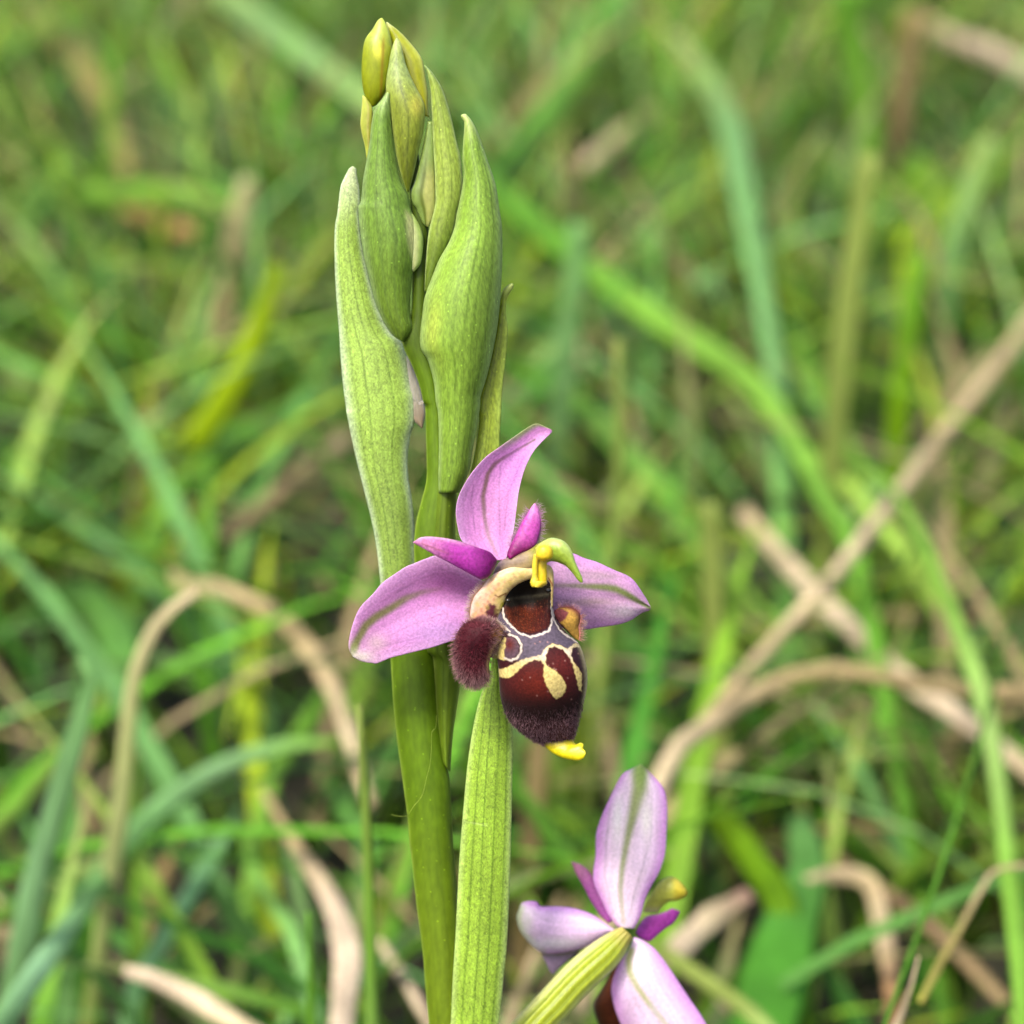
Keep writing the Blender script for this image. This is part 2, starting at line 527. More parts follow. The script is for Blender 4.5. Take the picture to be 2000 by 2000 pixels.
ST1, ST2, ST3, ST4 = S(226, 208, 168), S(206, 186, 142), S(234, 214, 184), S(186, 166, 120)
GB, GG, GP, GY, GD, GL = S(106, 168, 50), S(126, 180, 104), S(164, 200, 112), S(146, 178, 16), S(82, 134, 36), S(134, 188, 68)
GO = S(150, 170, 84)
gs, gg = 'dry straws lying in the grass', 'long green blades in the grass'


def straw(label, pts, wpx, cols, k, **kw):
    return trace('dry_straw', label, 'straw', gs, pts, wpx, cols, k, ratio=kw.pop('ratio', 0.8), fold=0, **kw)


def blade(label, pts, wpx, cols, k, **kw):
    return trace('grass_blade', label, 'grass blade', gg, pts, wpx, cols, k, **kw)


straw('longest straight beige straw, slanting up over a paler crossing straw', [(1990, 540), (1932, 625), (1750, 860), (1640, 1000), (1570, 1090), (1450, 1220), (1330, 1360), (1290, 1410)], [46, 50, 50, 52, 44, 40], [ST4, ST2, ST2, ST1, ST4], (0.74, 0.72, 0.78), root=None)
straw('pale straw crossing under the longest beige straw', [(1400, 965), (1500, 1080), (1600, 1180), (1700, 1275), (1800, 1345), (1900, 1420), (1980, 1490)], [46, 60, 62, 60, 56, 50], [ST2, ST1, ST3, ST1, ST3, ST2], 0.82, ratio=0.5)
straw('arched tan straw whose foot stands behind the lower flower', [(1245, 1475), (1330, 1375), (1450, 1295), (1560, 1262), (1680, 1280), (1800, 1300), (1990, 1310)], [44, 50, 52, 48, 46, 44], [ST2, ST2, ST1, ST4, ST4], 0.76, root=0)
straw('grey tan straw lying level behind the narrow green blade', [(1260, 1190), (1450, 1180), (1650, 1165), (1800, 1165), (1990, 1175)], [30, 34, 40, 40, 40], [S(120, 105, 80), ST4, ST4], 0.93)
straw('curved tan straw arching down past a slim pale green stalk', [(330, 1060), (345, 1105), (430, 1112), (520, 1160), (590, 1235), (640, 1330), (670, 1430), (700, 1520)], [34, 46, 52, 50, 46, 42, 34], [S(150, 160, 90), ST2, ST4, ST2, ST1, ST2], 0.80)
straw('wide pale dry leaf hanging beside the light green stalk', [(495, 1490), (560, 1600), (620, 1690), (655, 1790), (650, 1880), (640, 1990)], [22, 34, 52, 84, 80, 84], [ST4, ST4, ST3, ST3, ST3], 0.80, ratio=0.25)
straw('thick blunt pinkish straw end resting low in the grass', [(238, 1832), (300, 1850), (380, 1890), (470, 1945), (560, 2000)], [36, 58, 62, 56, 50], [ST3, ST3, ST1, ST2], 0.80)
straw('short tan straw leaning towards the long pale bract', [(430, 1015), (500, 955), (560, 905), (655, 825)], [44, 50, 50, 44], [S(165, 135, 105), ST4, ST2], 0.86)
straw('blunt pinkish dry leaf pointing up behind the lower flower', [(1235, 1830), (1290, 1780), (1345, 1730), (1415, 1685)], [60, 74, 72, 44], [ST2, ST3, ST1, S(200, 160, 140)], 0.84, ratio=0.3)
straw('crumpled tan leaf bent like a hook over broad green leaves', [(1520, 1665), (1580, 1650), (1640, 1665), (1665, 1750), (1680, 1850), (1690, 1960)], [40, 54, 56, 50, 46, 40], [ST1, ST2, ST1, S(190, 150, 105), S(160, 125, 85)], 0.86, ratio=0.3)
straw('pinkish straw lying far behind the longest beige straw', [(1735, 35), (1800, 75), (1870, 100), (1990, 165)], [34, 50, 54, 54], [S(190, 150, 120), ST3, ST1], 0.86)
straw('short tan straw lying behind the tall right bract', [(1105, 315), (1150, 280), (1195, 245), (1250, 205)], [50, 56, 50, 40], [ST1, ST2, S(165, 140, 105)], 0.9)
straw('faint tan stalk standing far back in the grass', [(425, 590), (440, 480), (455, 400), (470, 340)], [54, 56, 58, 50], [ST2, ST4, S(185, 185, 130)], 0.85, mode='up', root=0)
straw('slim tan stalk leaning between the light leaf and the lower flower', [(935, 1990), (975, 1890), (1020, 1780), (1060, 1690)], [30, 32, 30, 24], [ST2, ST2, ST4], 0.85)
straw('slim pale stalk slanting down to the dark stem', [(715, 1775), (770, 1860), (825, 1960), (850, 2000)], [26, 30, 30, 28], [ST1, ST3, ST2], 0.83)
straw('pointed cream grass sheath standing up beside a thin yellow stalk', [(1672, 1990), (1700, 1915), (1722, 1850), (1733, 1805)], [60, 50, 34, 6], [S(200, 190, 140), ST1, S(225, 205, 170)], 0.66, mode='up', ratio=0.35, root=0)
straw('thin yellowish stalk forking above the cream sheath', [(1738, 1890), (1775, 1815), (1815, 1745), (1850, 1680), (1885, 1640), (1990, 1630)], [22, 24, 20, 18, 16, 14], [S(190, 185, 90), S(205, 190, 110), ST2, ST2], 0.67)
straw('grey brown straw sloping down past the narrow green blade', [(1560, 1610), (1680, 1690), (1790, 1780), (1932, 1930)], [36, 42, 46, 46], [S(150, 130, 95), S(160, 135, 105), ST4], 0.92)
straw('dull tan straw far back leaning against bright blades', [(1690, 330), (1700, 230), (1715, 120), (1725, 20)], [46, 56, 56, 50], [S(150, 130, 90), S(160, 140, 95)], 0.9, mode='up', root=0)
straw('faint olive tan straw far behind the level green blade', [(60, 20), (150, 120), (210, 230), (250, 330)], [60, 70, 70, 50], [S(186, 178, 104), S(176, 168, 96), S(170, 160, 90)], 0.93)
straw('faint tan dead leaf low behind level green blade', [(230, 395), (300, 420), (370, 440)], [50, 60, 40], [S(176, 136, 90), S(166, 142, 86)], 0.9, ratio=0.3)

blade('long bright green blade sloping from the tall bract down to the crossed straws', [(900, 330), (980, 400), (1100, 500), (1250, 610), (1400, 705), (1490, 815), (1560, 950), (1620, 1060)], [50, 62, 66, 64, 60, 54, 40], [GB, GB, GL, GL, GB, GD], 0.76, root=1)
blade('blue green blade arching over beside the long bright blade', [(1255, 70), (1310, 120), (1370, 220), (1400, 350), (1425, 480), (1450, 610), (1470, 760)], [40, 52, 64, 72, 74, 66, 50], [GP, GP, GG, GG, GG, GB], (0.80, 0.72, 0.78), root=1)
blade('broad bright blade rising behind the tall right bract', [(1200, -60), (1150, 20), (1080, 150), (1000, 265), (930, 335), (880, 400)], [76, 84, 84, 80, 66, 50], [GL, GB, GL, GB, GD], 0.82)
blade('narrow green blade arching down over the crossed straws', [(1650, 880), (1690, 935), (1745, 1035), (1805, 1180), (1855, 1320), (1885, 1480), (1905, 1650), (1925, 1800), (1940, 1990)], [10, 24, 32, 38, 44, 50, 52, 54, 54], [GL, GL, GL, GP, GL, GL], (0.70, 0.68, 0.72, 0.74))
blade('hair thin dark green stalk leaning across the narrow green blade', [(1908, 1150), (1880, 1270), (1845, 1410), (1800, 1560), (1755, 1700), (1700, 1850), (1650, 1990)], [8, 11, 12, 12, 13, 14, 14], [GD, GD, GB, GD], 0.62, ratio=0.9)
blade('long pale blue green blade arching under the curved straw', [(-40, 1990), (60, 1850), (150, 1720), (235, 1590), (330, 1500), (430, 1440), (540, 1405), (640, 1400)], [60, 62, 60, 58, 60, 56, 46, 20], [GG, S(150, 200, 150), GG, GG, S(140, 185, 125), GL], 0.78)
blade('straight blue green blade below the arching pale blade', [(250, 1890), (300, 1790), (350, 1700), (410, 1600), (455, 1520)], [46, 48, 46, 40, 16], [GG, GG, S(130, 185, 130), GG], 0.86, root=0)
blade('wide blue green upright blade with its tip folded over', [(40, 1800), (70, 1640), (110, 1500), (150, 1360), (175, 1270), (150, 1240)], [64, 66, 70, 66, 60, 20], [GG, GG, S(140, 190, 130), GG], 0.78, mode='up', root=0)
blade('pale yellow green blade bending over to meet the curved straw', [(215, 1600), (232, 1480), (240, 1380), (255, 1270), (300, 1170), (370, 1115)], [40, 46, 50, 44, 36, 24], [GL, S(170, 196, 100), S(204, 216, 140), S(204, 212, 140), ST1], 0.76, mode='up', root=0)
blade('slim pale green stalk standing beside the wide dry leaf', [(705, 1990), (700, 1860), (697, 1720), (692, 1580), (685, 1450), (676, 1330)], [38, 38, 36, 34, 30, 14], [GL, GL, GP, GL, GO], 0.68, mode='up', ratio=0.5, root=0)
blade('short bright green shoot beside the blunt pinkish straw', [(588, 1990), (586, 1890), (584, 1800), (580, 1720)], [34, 32, 26, 8], [GB, GL, GB], 0.7, mode='up', root=0)
blade('pale green blade slanting far behind the topmost bud', [(395, -25), (480, 35), (560, 90), (640, 150), (720, 205)], [56, 60, 62, 62, 50], [GP, S(148, 192, 116), S(140, 185, 108), GP], 0.80)
blade('faint green blade lying level behind the faint tan stalk', [(-40, 400), (100, 382), (220, 370), (330, 365), (440, 385)], [50, 56, 56, 50, 36], [GP, GL, GL, GL], 0.85)
blade('yellow green blade glowing beside the faint tan stalk', [(400, 790), (450, 700), (490, 610), (525, 500)], [60, 62, 56, 30], [S(140, 180, 20), GY, S(160, 190, 20), GY], 0.80, mode='up', root=0)
blade('green blade slanting up towards the long pale bract', [(310, 960), (370, 900), (450, 830), (560, 770), (660, 720)], [56, 64, 66, 56, 40], [GL, GL, GB, GG], 0.84, root=0)
blade('upright olive green blade behind the long straight straw', [(1570, 900), (1580, 750), (1595, 600), (1615, 450), (1640, 290)], [56, 60, 62, 60, 44], [GO, GO, GO, GO], 0.78, mode='up', root=0)
blade('bright yellow green leaf tapering down behind the upright olive blade', [(1700, 300), (1750, 380), (1740, 450), (1715, 560), (1705, 680)], [70, 170, 130, 70, 40], [GD, GY, S(120, 165, 15), S(120, 160, 20)], 0.84, root=1)
blade('slim pale olive stalk standing behind the pointed pink sepal', [(1135, 1250), (1150, 1090), (1165, 930), (1170, 790), (1165, 640)], [30, 30, 28, 26, 20], [GO, S(160, 180, 90), S(150, 180, 85), GO], 0.76, mode='up', ratio=0.6, root=0)
blade('yellowish olive stalk standing under the crossed straws', [(1355, 1330), (1348, 1220), (1342, 1090), (1335, 950)], [50, 54, 52, 46], [S(150, 165, 85), S(165, 180, 95), S(160, 175, 90), GO], 0.84, mode='up', root=0)
blade('blue green blade upright behind the thin curled bract', [(1060, 760), (1070, 640), (1085, 520), (1090, 420)], [56, 60, 58, 40], [GG, S(120, 165, 100), GG], 0.84, mode='up', root=0)
blade('wide green blade sloping down from the thin curled bract', [(960, 690), (1060, 740), (1160, 830), (1250, 930), (1320, 1040)], [50, 60, 66, 66, 50], [GB, S(112, 158, 70), GB, GD], 0.87, root=1)
blade('dull yellow green leaf sloping down behind the lower flower', [(1300, 1490), (1370, 1560), (1430, 1640), (1480, 1730)], [70, 84, 84, 56], [S(110, 150, 20), S(100, 148, 18), S(90, 138, 30)], 0.86, root=1)
blade('broad fresh green leaf low behind the lower flower', [(1440, 1960), (1460, 1850), (1490, 1740), (1520, 1640), (1500, 1540)], [160, 190, 170, 130, 60], [S(70, 140, 30), S(90, 160, 50), S(84, 155, 50), S(110, 165, 90)], 0.86, root=0)
blade('green stalk lying low under the lower flower', [(1240, 1790), (1330, 1850), (1410, 1905), (1500, 1990)], [40, 46, 46, 40], [GO, GO, GP], 0.80)
blade('light green blade below the long bright blade', [(1480, 600), (1530, 700), (1590, 820), (1660, 920)], [40, 46, 40, 20], [GL, GB, GL], 0.86, root=0)
blade('bright upright blade beside the yellow green leaf', [(1690, 900), (1695, 780), (1715, 620), (1740, 480)], [50, 54, 50, 30], [S(110, 160, 20), S(125, 172, 20), GB], 0.9, mode='up', root=0)
blade('blue green blade leaning beside the bright yellow green leaf', [(1790, 560), (1800, 460), (1830, 360), (1870, 260)], [44, 50, 50, 30], [GG, GG, GP], 0.85, mode='up', root=0)
blade('upright fresh blade far back above the yellow green leaf', [(1640, 330), (1630, 220), (1610, 110), (1590, -20)], [56, 62, 62, 60], [GB, GL, GB], 0.86, mode='up', root=0)
blade('broad dark green leaf beside the top of the curved straw', [(60, 1180), (130, 1130), (190, 1160), (240, 1250)], [60, 110, 110, 60], [S(90, 140, 60), S(92, 145, 66), GD], 0.9, root=1)
blade('short light green blade crossing the wide blue green upright blade', [(-40, 1600), (50, 1500), (110, 1430)], [40, 44, 20], [GO, GL, GO], 0.85)
blade('light green blade crossing the foot of the arching pale blade', [(-30, 1750), (60, 1690), (160, 1640), (250, 1600)], [40, 46, 40, 20], [GL, GP, GO], 0.82)
blade('thin green blade leaning right below the pale stalk', [(560, 1790), (510, 1700), (470, 1620), (455, 1560)], [36, 40, 34, 14], [GG, GG, GL], 0.86, root=0)
blade('green blade slanting up beside the curved straw', [(500, 1510), (540, 1420), (600, 1330), (640, 1260)], [44, 48, 42, 20], [GL, GL, GB], 0.88, root=0)
blade('small green shoot tip beside the foot of the narrow green blade', [(1960, 2010), (1925, 1960), (1905, 1905)], [60, 50, 6], [GL, GL, GL], 0.66, mode='up', root=0)

# ------------------------------------------------------------------ the mass of grass round them
grass_mass('grass', 17000, (0.10, 2.4), (0.035, 0.125), (0.0020, 0.0054), 0.11,
           'dense blurred meadow grass covering the ground behind the orchid', 3, 0.75, 0.85)
grass_mass('low_turf', 7000, (-0.12, 2.2), (0.006, 0.03), (0.0015, 0.004), 0.25,
           'short dark turf at the foot of the longer grass', 4, 0.9)

# ------------------------------------------------------------------ the orchid
BASE = on_plane(870, 1990, 0); BASE = np.array([BASE[0] + 0.002, -Z0 * math.tan(TILT) * 0.9, -0.004])
orchid = bpy.data.objects.new('orchid', None); col.objects.link(orchid)
orchid.location = BASE
orchid.empty_display_size = 0.02
tag(orchid, 'bee orchid spike with pink sepals and a velvety brown lip above grass', 'orchid')


def leaf_colour(base, edge, tip, veins=(), vein_col=None, vein_w=0.012, edge_w=0.09, tip_v=0.12, low=None, seed=0, left_edge=1.0, right_edge=1.0):
    def f(U, V, X, Y):
        c = np.broadcast_to(base, U.shape + (3,)).copy()
        if low is not None: c = mixc(c, low, smooth01(0.45, 1.0, V))
        r = np.random.default_rng(seed)
        st = np.interp(U + 0.01 * np.sin(V * 9), np.linspace(-0.05, 1.05, 36), r.random(36))
        c = c * (0.9 + 0.2 * st)[..., None]
        for vu in veins:
            d = np.abs(U - (vu + 0.012 * np.sin(V * 7 + vu * 20)))
            c = mixc(c, vein_col if vein_col is not None else base * 0.5, 0.68 * np.exp(-(d / vein_w) ** 2))
        e = left_edge * np.exp(-(U / edge_w) ** 2) + right_edge * np.exp(-((1 - U) / edge_w) ** 2)
        c = mixc(c, edge, np.clip(e, 0, 1) * 0.8)
        c = mixc(c, tip, (1 - smooth01(0, tip_v, V)) * 0.8)
        return c
    return f


def cup(o0, o1, depth, bias=0.5):
    """off along the leaf plus a cupped cross-section, the middle nearer the viewer"""
    def f(U, V, X, Y, W):
        return o0 + (o1 - o0) * V + depth * W * 0.5 * (1 - np.abs((U - bias) / max(bias, 1 - bias)) ** 2)
    return f


G_E, G_H, G_J = S(122, 160, 58), S(142, 180, 64), S(166, 202, 86)
EDGE = S(190, 214, 140)

# long bract at the left, behind
LJ = R1([(330, 1472), (300, 1490), (258, 1570), (220, 1655), (200, 1800), (185, 1932)]) + R2([(165, 200), (160, 400), (165, 650), (180, 900), (200, 1150), (215, 1400), (235, 1650), (270, 1932)]) + R3([(215, 200), (255, 400), (300, 600), (350, 800), (400, 1000), (440, 1200), (465, 1400), (480, 1560), (500, 1800)])
RJ = R1([(338, 1472), (366, 1490), (372, 1560), (395, 1680), (400, 1850)]) + R2([(385, 50), (400, 250), (430, 450), (480, 670), (540, 900), (600, 1050), (690, 1210), (780, 1280), (830, 1380), (870, 1560), (902, 1740)]) + R3([(735, 60), (738, 180), (728, 310), (700, 400), (682, 550), (686, 700), (710, 850), (727, 1000), (735, 1200), (742, 1400), (750, 1800)])
bJ = Body(LJ, RJ, 110, 44, cup(-4.0, -3.0, 0.35, 0.45), lambda U, V, X, Y, W: 0.25 + 0.10 * W * smooth01(0.3, 0.8, V), leaf_colour(G_J, S(205, 226, 185), S(220, 236, 190), (0.16, 0.34, 0.52, 0.70), S(100, 132, 44), 0.014, 0.10, 0.16, S(136, 166, 72), 1))
bJ.build('bract', M_WORM, orchid, BASE)
# shrivelled lilac bud behind it
bK = Body(R2([(840, 1420), (840, 1600), (850, 1800)]) + R3([(700, 100), (710, 250), (780, 332)]), R2([(872, 1470), (930, 1600), (985, 1780), (1000, 1930)]) + R3([(800, 120), (815, 220), (795, 336)]), 26, 14, -3.6, 0.5, leaf_colour(S(176, 172, 158), S(200, 198, 188), S(190, 190, 175), (0.5,), S(130, 130, 110), 0.05, low=S(150, 130, 105)))
tag(bK.build('bud', M_BUD, orchid, BASE), 'greyish lilac bud half hidden behind the long bract')

# stem: the upper part runs up between the bracts, the lower part broadens
SL = R1([(830, 1000), (850, 1400)]) + R2([(880, 100), (890, 500), (890, 900), (862, 1120), (800, 1255), (822, 1370), (885, 1500), (960, 1700), (1003, 1880)]) + R3([(812, 150), (820, 400), (825, 650), (818, 750), (780, 900), (742, 1060), (728, 1220), (735, 1400), (745, 1600)]) + R5([(190, 60), (206, 230), (216, 400), (232, 650), (262, 950), (310, 1300), (345, 1560), (366, 1720), (382, 1932)]) + R6([(210, 350), (250, 750), (290, 1050), (320, 1300), (342, 1600), (375, 1932), (400, 2200), (415, 2500)])
SR = R1([(900, 1000), (960, 1400)]) + R2([(1045, 150), (1030, 500), (1030, 900), (1060, 1150), (1110, 1300), (1130, 1500), (1160, 1700), (1180, 1850)]) + R3([(960, 150), (980, 400), (1000, 600), (1030, 750), (1040, 900), (1035, 1060), (1000, 1220), (980, 1400), (960, 1600)]) + R5([(600, 60), (620, 230), (640, 400), (655, 650), (690, 950), (735, 1200), (770, 1400), (780, 1600), (795, 1900)]) + R6([(610, 300), (640, 650), (670, 1050), (700, 1300), (715, 1600), (735, 1932), (755, 2200), (770, 2500)])
C_ST = S(98, 122, 16)


def stem_col(U, V, X, Y):
    c = np.broadcast_to(S(94, 126, 14), U.shape + (3,)).copy()
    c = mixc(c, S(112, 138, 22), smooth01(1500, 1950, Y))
    c = mixc(c, S(74, 98, 12), smooth01(760, 640, Y))  # shade of the gap between the bracts, put into the stem's colour
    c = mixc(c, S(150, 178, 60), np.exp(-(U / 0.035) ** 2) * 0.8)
    r = np.random.default_rng(5); st = np.interp(U, np.linspace(0, 1, 30), r.random(30))
    return c * (0.9 + 0.2 * st)[..., None]


bS = Body(SL, SR, 190, 30, 0.0, lambda U, V, X, Y, W: 0.46 * W, stem_col)
end = bS.front[-1].mean(0)
stem_o = bS.build('stem', M_STEM, orchid, BASE)
# foot of the stem down to the turf, below the picture
low_l, low_r = spline(SL, 190)[-1], spline(SR, 190)[-1]
pts = [np.r_[(low_l + low_r) / 2, 0]]


def foot():
    a = on_plane((low_l[0] + low_r[0]) / 2, low_l[1], 0)
    r0 = np.linalg.norm(on_plane(low_r[0], low_r[1], 0) - on_plane(low_l[0], low_l[1], 0)) / 2
    zs = np.linspace(a[2] + 0.006, -0.008, 14); V = []; F = []
    for i, z in enumerate(zs):
        t = i / 13
        for j in range(14):
            an = 2 * math.pi * j / 14
            V.append([a[0] + (BASE[0] - a[0]) * t + r0 * (0.985 + 0.12 * t) * math.cos(an), a[1] + (BASE[1] - a[1]) * t + r0 * (0.9 + 0.2 * t) * math.sin(an), z])
    for i in range(13):
        for j in range(14):
            F.append([i * 14 + j, i * 14 + (j + 1) % 14, (i + 1) * 14 + (j + 1) % 14, (i + 1) * 14 + j])
    mesh_object('lower_stem', V, F, np.broadcast_to(S(112, 138, 22), (len(V), 3)), M_STEM, orchid, BASE)
    # leaves of the rosette at the foot
    for k, (an, ln) in enumerate([(0.4, 0.06), (2.6, 0.055), (4.2, 0.05), (5.4, 0.06), (1.5, 0.05)]):
        n, mcols = 14, 7; V = []; F = []
        for i in range(n):
            t = i / (n - 1); w_ = 0.010 * math.sin(math.pi * min(1, 0.12 + 0.88 * t)) ** 0.7 + 0.0004
            cx, cz = ln * t, 0.002 + 0.018 * math.sin(math.pi * t * 0.8)
            for j in range(mcols):
                q = (j / (mcols - 1)) * 2 - 1
                lx, ly, lz = cx, q * w_, cz + 0.003 * q * q
                V.append([BASE[0] + lx * math.cos(an) - ly * math.sin(an), BASE[1] + lx * math.sin(an) + ly * math.cos(an), lz])
        for i in range(n - 1):
            for j in range(mcols - 1):
                F.append([i * mcols + j, i * mcols + j + 1, (i + 1) * mcols + j + 1, (i + 1) * mcols + j])
        o = mesh_object('leaf', V, F, np.broadcast_to(S(120, 160, 70), (len(V), 3)), M_BRACT, orchid, BASE)
        so = o.modifiers.new('thick', 'SOLIDIFY'); so.thickness = 0.0005


foot()

# sheath and ovary of the open flower, right of the stem
bL = Body(R3([(905, 690), (880, 900), (860, 1150)]) + R5([(520, 60), (600, 200), (618, 420), (636, 700), (660, 950), (690, 1190)]), R3([(1050, 690), (1050, 900), (1040, 1150)]) + R5([(880, 200), (890, 330), (868, 470), (840, 650), (802, 900), (778, 1160), (770, 1300)]), 70, 30, lambda U, V, X, Y, W: 0.6 + 1.0 * V * 0 + 0.35 * W * (1 - (2 * U - 1) ** 2), lambda U, V, X, Y, W: 0.3 + 0.2 * W * (1 - V), leaf_colour(S(100, 126, 26), S(166, 190, 84), S(120, 145, 40), (0.35, 0.6), S(66, 90, 10), 0.03, 0.07, 0.05, None, 3))
bL.build('bract', M_STEM, orchid, BASE)

# thin bract at the right whose tip curls out
bI = Body(R2([(1832, 740), (1775, 775), (1735, 840), (1705, 1000), (1660, 1200), (1600, 1450), (1540, 1700), (1480, 1932)]) + R3([(1220, 250), (1190, 500), (1150, 680), (1120, 800)]), R2([(1848, 748), (1848, 785), (1808, 845), (1780, 930), (1782, 1050), (1796, 1180), (1782, 1400), (1760, 1600), (1740, 1800), (1735, 1932)]) + R3([(1388, 200), (1376, 400), (1372, 480), (1340, 650), (1300, 800)]), 70, 24, cup(0.0, 0.6, 0.1, 0.3), 0.35, leaf_colour(S(140, 158, 22), S(184, 210, 92), S(196, 215, 120), (0.25, 0.4, 0.55), S(95, 115, 10), 0.03, 0.28, 0.1, S(140, 165, 50), 4, left_edge=0.0))
bI.build('bract', M_BRACT, orchid, BASE)

# back right bract of the top, with yellow bud inside
bC = Body(R1([(648, 112), (660, 200), (700, 400), (760, 640), (850, 820), (960, 980)]), R1([(660, 112), (780, 205), (900, 335), (978, 440), (1002, 520), (1022, 650), (1042, 780), (1045, 920), (1055, 1010)]), 50, 26, cup(-1.2, -0.4, 0.35, 0.6), 0.5, leaf_colour(S(160, 168, 24), S(196, 206, 100), S(220, 226, 150), (0.55,), S(120, 125, 10), 0.05, 0.14, 0.12, S(172, 172, 10), 6, left_edge=0.0))
bC.build('bract', M_BUD, orchid, BASE)
# top left bud
bA = Body(R1([(600, 72), (565, 100), (520, 175), (445, 285), (420, 450), (416, 620), (440, 790), (495, 890), (520, 912)]), R1([(612, 72), (645, 125), (690, 240), (715, 420), (690, 620), (640, 780), (570, 880), (528, 912)]), 60, 34, 0.2, lambda U, V, X, Y, W: 0.42 * W,
          lambda U, V, X, Y: mixc(mixc(mixc(mixc(np.broadcast_to(S(146, 160, 8), U.shape + (3,)).copy(), S(176, 192, 80), 1 - smooth01(0.05, 0.45, V)), S(225, 225, 70), np.exp(-(((X - 740) / 9) ** 2 + ((Y - 100) / 14) ** 2))), S(140, 150, 5), smooth01(0.6, 1.0, V) * 0.8), S(150, 120, 10), 0.8 * np.exp(-((X - (750 - 0.05 * (Y - 60))) / 3.0) ** 2) * smooth01(60, 90, Y)))
bA.build('bud', M_BUD, orchid, BASE)
bF = Body(R1([(425, 800), (414, 950), (404, 1060), (414, 1150), (448, 1290), (462, 1400)]), R1([(470, 830), (520, 930), (520, 1100), (515, 1250), (500, 1350), (480, 1400)]), 26, 16, 0.4, lambda U, V, X, Y, W: 0.3 * W, leaf_colour(S(180, 192, 66), S(206, 214, 116), S(196, 206, 90), (0.6,), S(200, 190, 110), 0.1, seed=8))
bF.build('bract', M_BUD, orchid, BASE)
# middle bud in front
bD = Body(R1([(742, 262), (722, 300), (695, 380), (668, 520), (645, 700), (655, 850), (685, 1000), (715, 1200), (750, 1400), (800, 1590), (848, 1715)]), R1([(752, 262), (785, 310), (815, 430), (842, 530), (925, 715), (1008, 880), (1014, 1020), (992, 1180), (950, 1350), (915, 1520), (862, 1715)]), 70, 36, cup(0.8, 1.4, 0.15), lambda U, V, X, Y, W: 0.36 * W,
          lambda U, V, X, Y: mixc(mixc(leaf_colour(S(140, 156, 46), S(176, 192, 98), S(196, 214, 128), (0.5,), S(80, 96, 8), 0.035, 0.12, 0.15, S(96, 110, 12), 9)(U, V, X, Y), S(206, 200, 80), 0.7 * np.exp(-(((X - 815) / 14) ** 2 + ((Y - 205) / 22) ** 2))), S(168, 192, 120), 0.7 * np.exp(-((Y - 130) / 40) ** 2)))
bD.build('bud', M_BRACT, orchid, BASE)
# right upper bract with its bud
bG2 = Body(R1([(1040, 1050), (985, 1330), (920, 1600), (878, 1720), (905, 1840)]) + R2([(925, 20), (975, 140), (1010, 200)]), R1([(1085, 1050), (1100, 1300), (1110, 1600), (1115, 1800)]) + R2([(1105, 60), (1080, 150), (1045, 208)]), 40, 22, 0.9, lambda U, V, X, Y, W: 0.3 * W, lambda U, V, X, Y: mixc(mixc(np.broadcast_to(S(132, 158, 78), U.shape + (3,)).copy(), S(182, 188, 104), smooth01(0.35, 0.6, U) * smooth01(300, 360, Y)), S(96, 112, 24), np.exp(-((U - 0.42) / 0.09) ** 2) * smooth01(290, 350, Y)))
bG2.build('bud', M_BUD, orchid, BASE)
bG = Body(R1([(1005, 518), (1040, 610), (1066, 760), (1078, 950), (1088, 1200), (1098, 1400), (1108, 1600), (1112, 1800)]) + R2([(1095, 60), (1050, 250), (1030, 420), (1015, 650), (1010, 820)]), R1([(1018, 518), (1085, 590), (1172, 730), (1232, 900), (1272, 1050), (1312, 1230), (1352, 1400), (1372, 1600), (1360, 1800)]) + R2([(1330, 60), (1290, 260), (1210, 450), (1120, 660), (1060, 820)]), 76, 36, cup(1.0, 0.9, 0.30, 0.45), lambda U, V, X, Y, W: 0.35 + 0.08 * W, leaf_colour(S(158, 182, 74), S(188, 212, 132), S(178, 205, 126), (0.3, 0.6), S(120, 145, 40), 0.03, 0.08, 0.1, S(92, 118, 26), 10))
bG.build('bract', M_BRACT, orchid, BASE)
# front left bract and the pale bud that shows at its side
bE2 = Body(R2([(820, 40), (810, 200), (820, 400), (860, 560), (900, 630)]), R2([(870, 40), (962, 190), (997, 310), (992, 450), (970, 560), (912, 632)]), 30, 20, 1.2, lambda U, V, X, Y, W: 0.40 * W, lambda U, V, X, Y: mixc(np.broadcast_to(S(190, 200, 136), U.shape + (3,)).copy(), S(160, 184, 100), smooth01(0.55, 0.85, U)))
tag(bE2.build('bud', M_BUD, orchid, BASE), 'whitish bud showing at the side of its bract')
E_COL = leaf_colour(G_E, S(158, 188, 116), S(178, 206, 132), (0.33, 0.6, 0.78), S(92, 120, 50), 0.02, 0.10, 0.12, S(110, 140, 40), 12, right_edge=0.5)
bE = Body(R1([(655, 775), (618, 830), (545, 925), (512, 1050), (490, 1250), (465, 1400), (430, 1600), (410, 1800)]) + R2([(385, 10), (390, 150), (410, 300), (440, 500), (490, 700), (550, 930), (630, 1115), (715, 1235), (790, 1288)]), R1([(668, 772), (686, 800), (690, 920), (702, 1100), (730, 1350), (785, 1600), (850, 1740)]) + R2([(880, 40), (935, 170), (958, 310), (952, 450), (928, 570), (896, 660), (885, 780), (875, 900), (880, 1050), (902, 1150), (862, 1235), (808, 1290)]), 90, 44, cup(1.6, 0.4, 0.42, 0.5), lambda U, V, X, Y, W: 0.5 + 0.12 * W, lambda U, V, X, Y: mixc(E_COL(U, V, X, Y), S(204, 206, 148), poly_mask(X, Y, R2([(835, 60), (900, 120), (945, 260), (940, 420), (915, 540), (880, 470), (850, 300)]), 7) * 0.9))
bE.build('bract', M_BRACT, orchid, BASE)
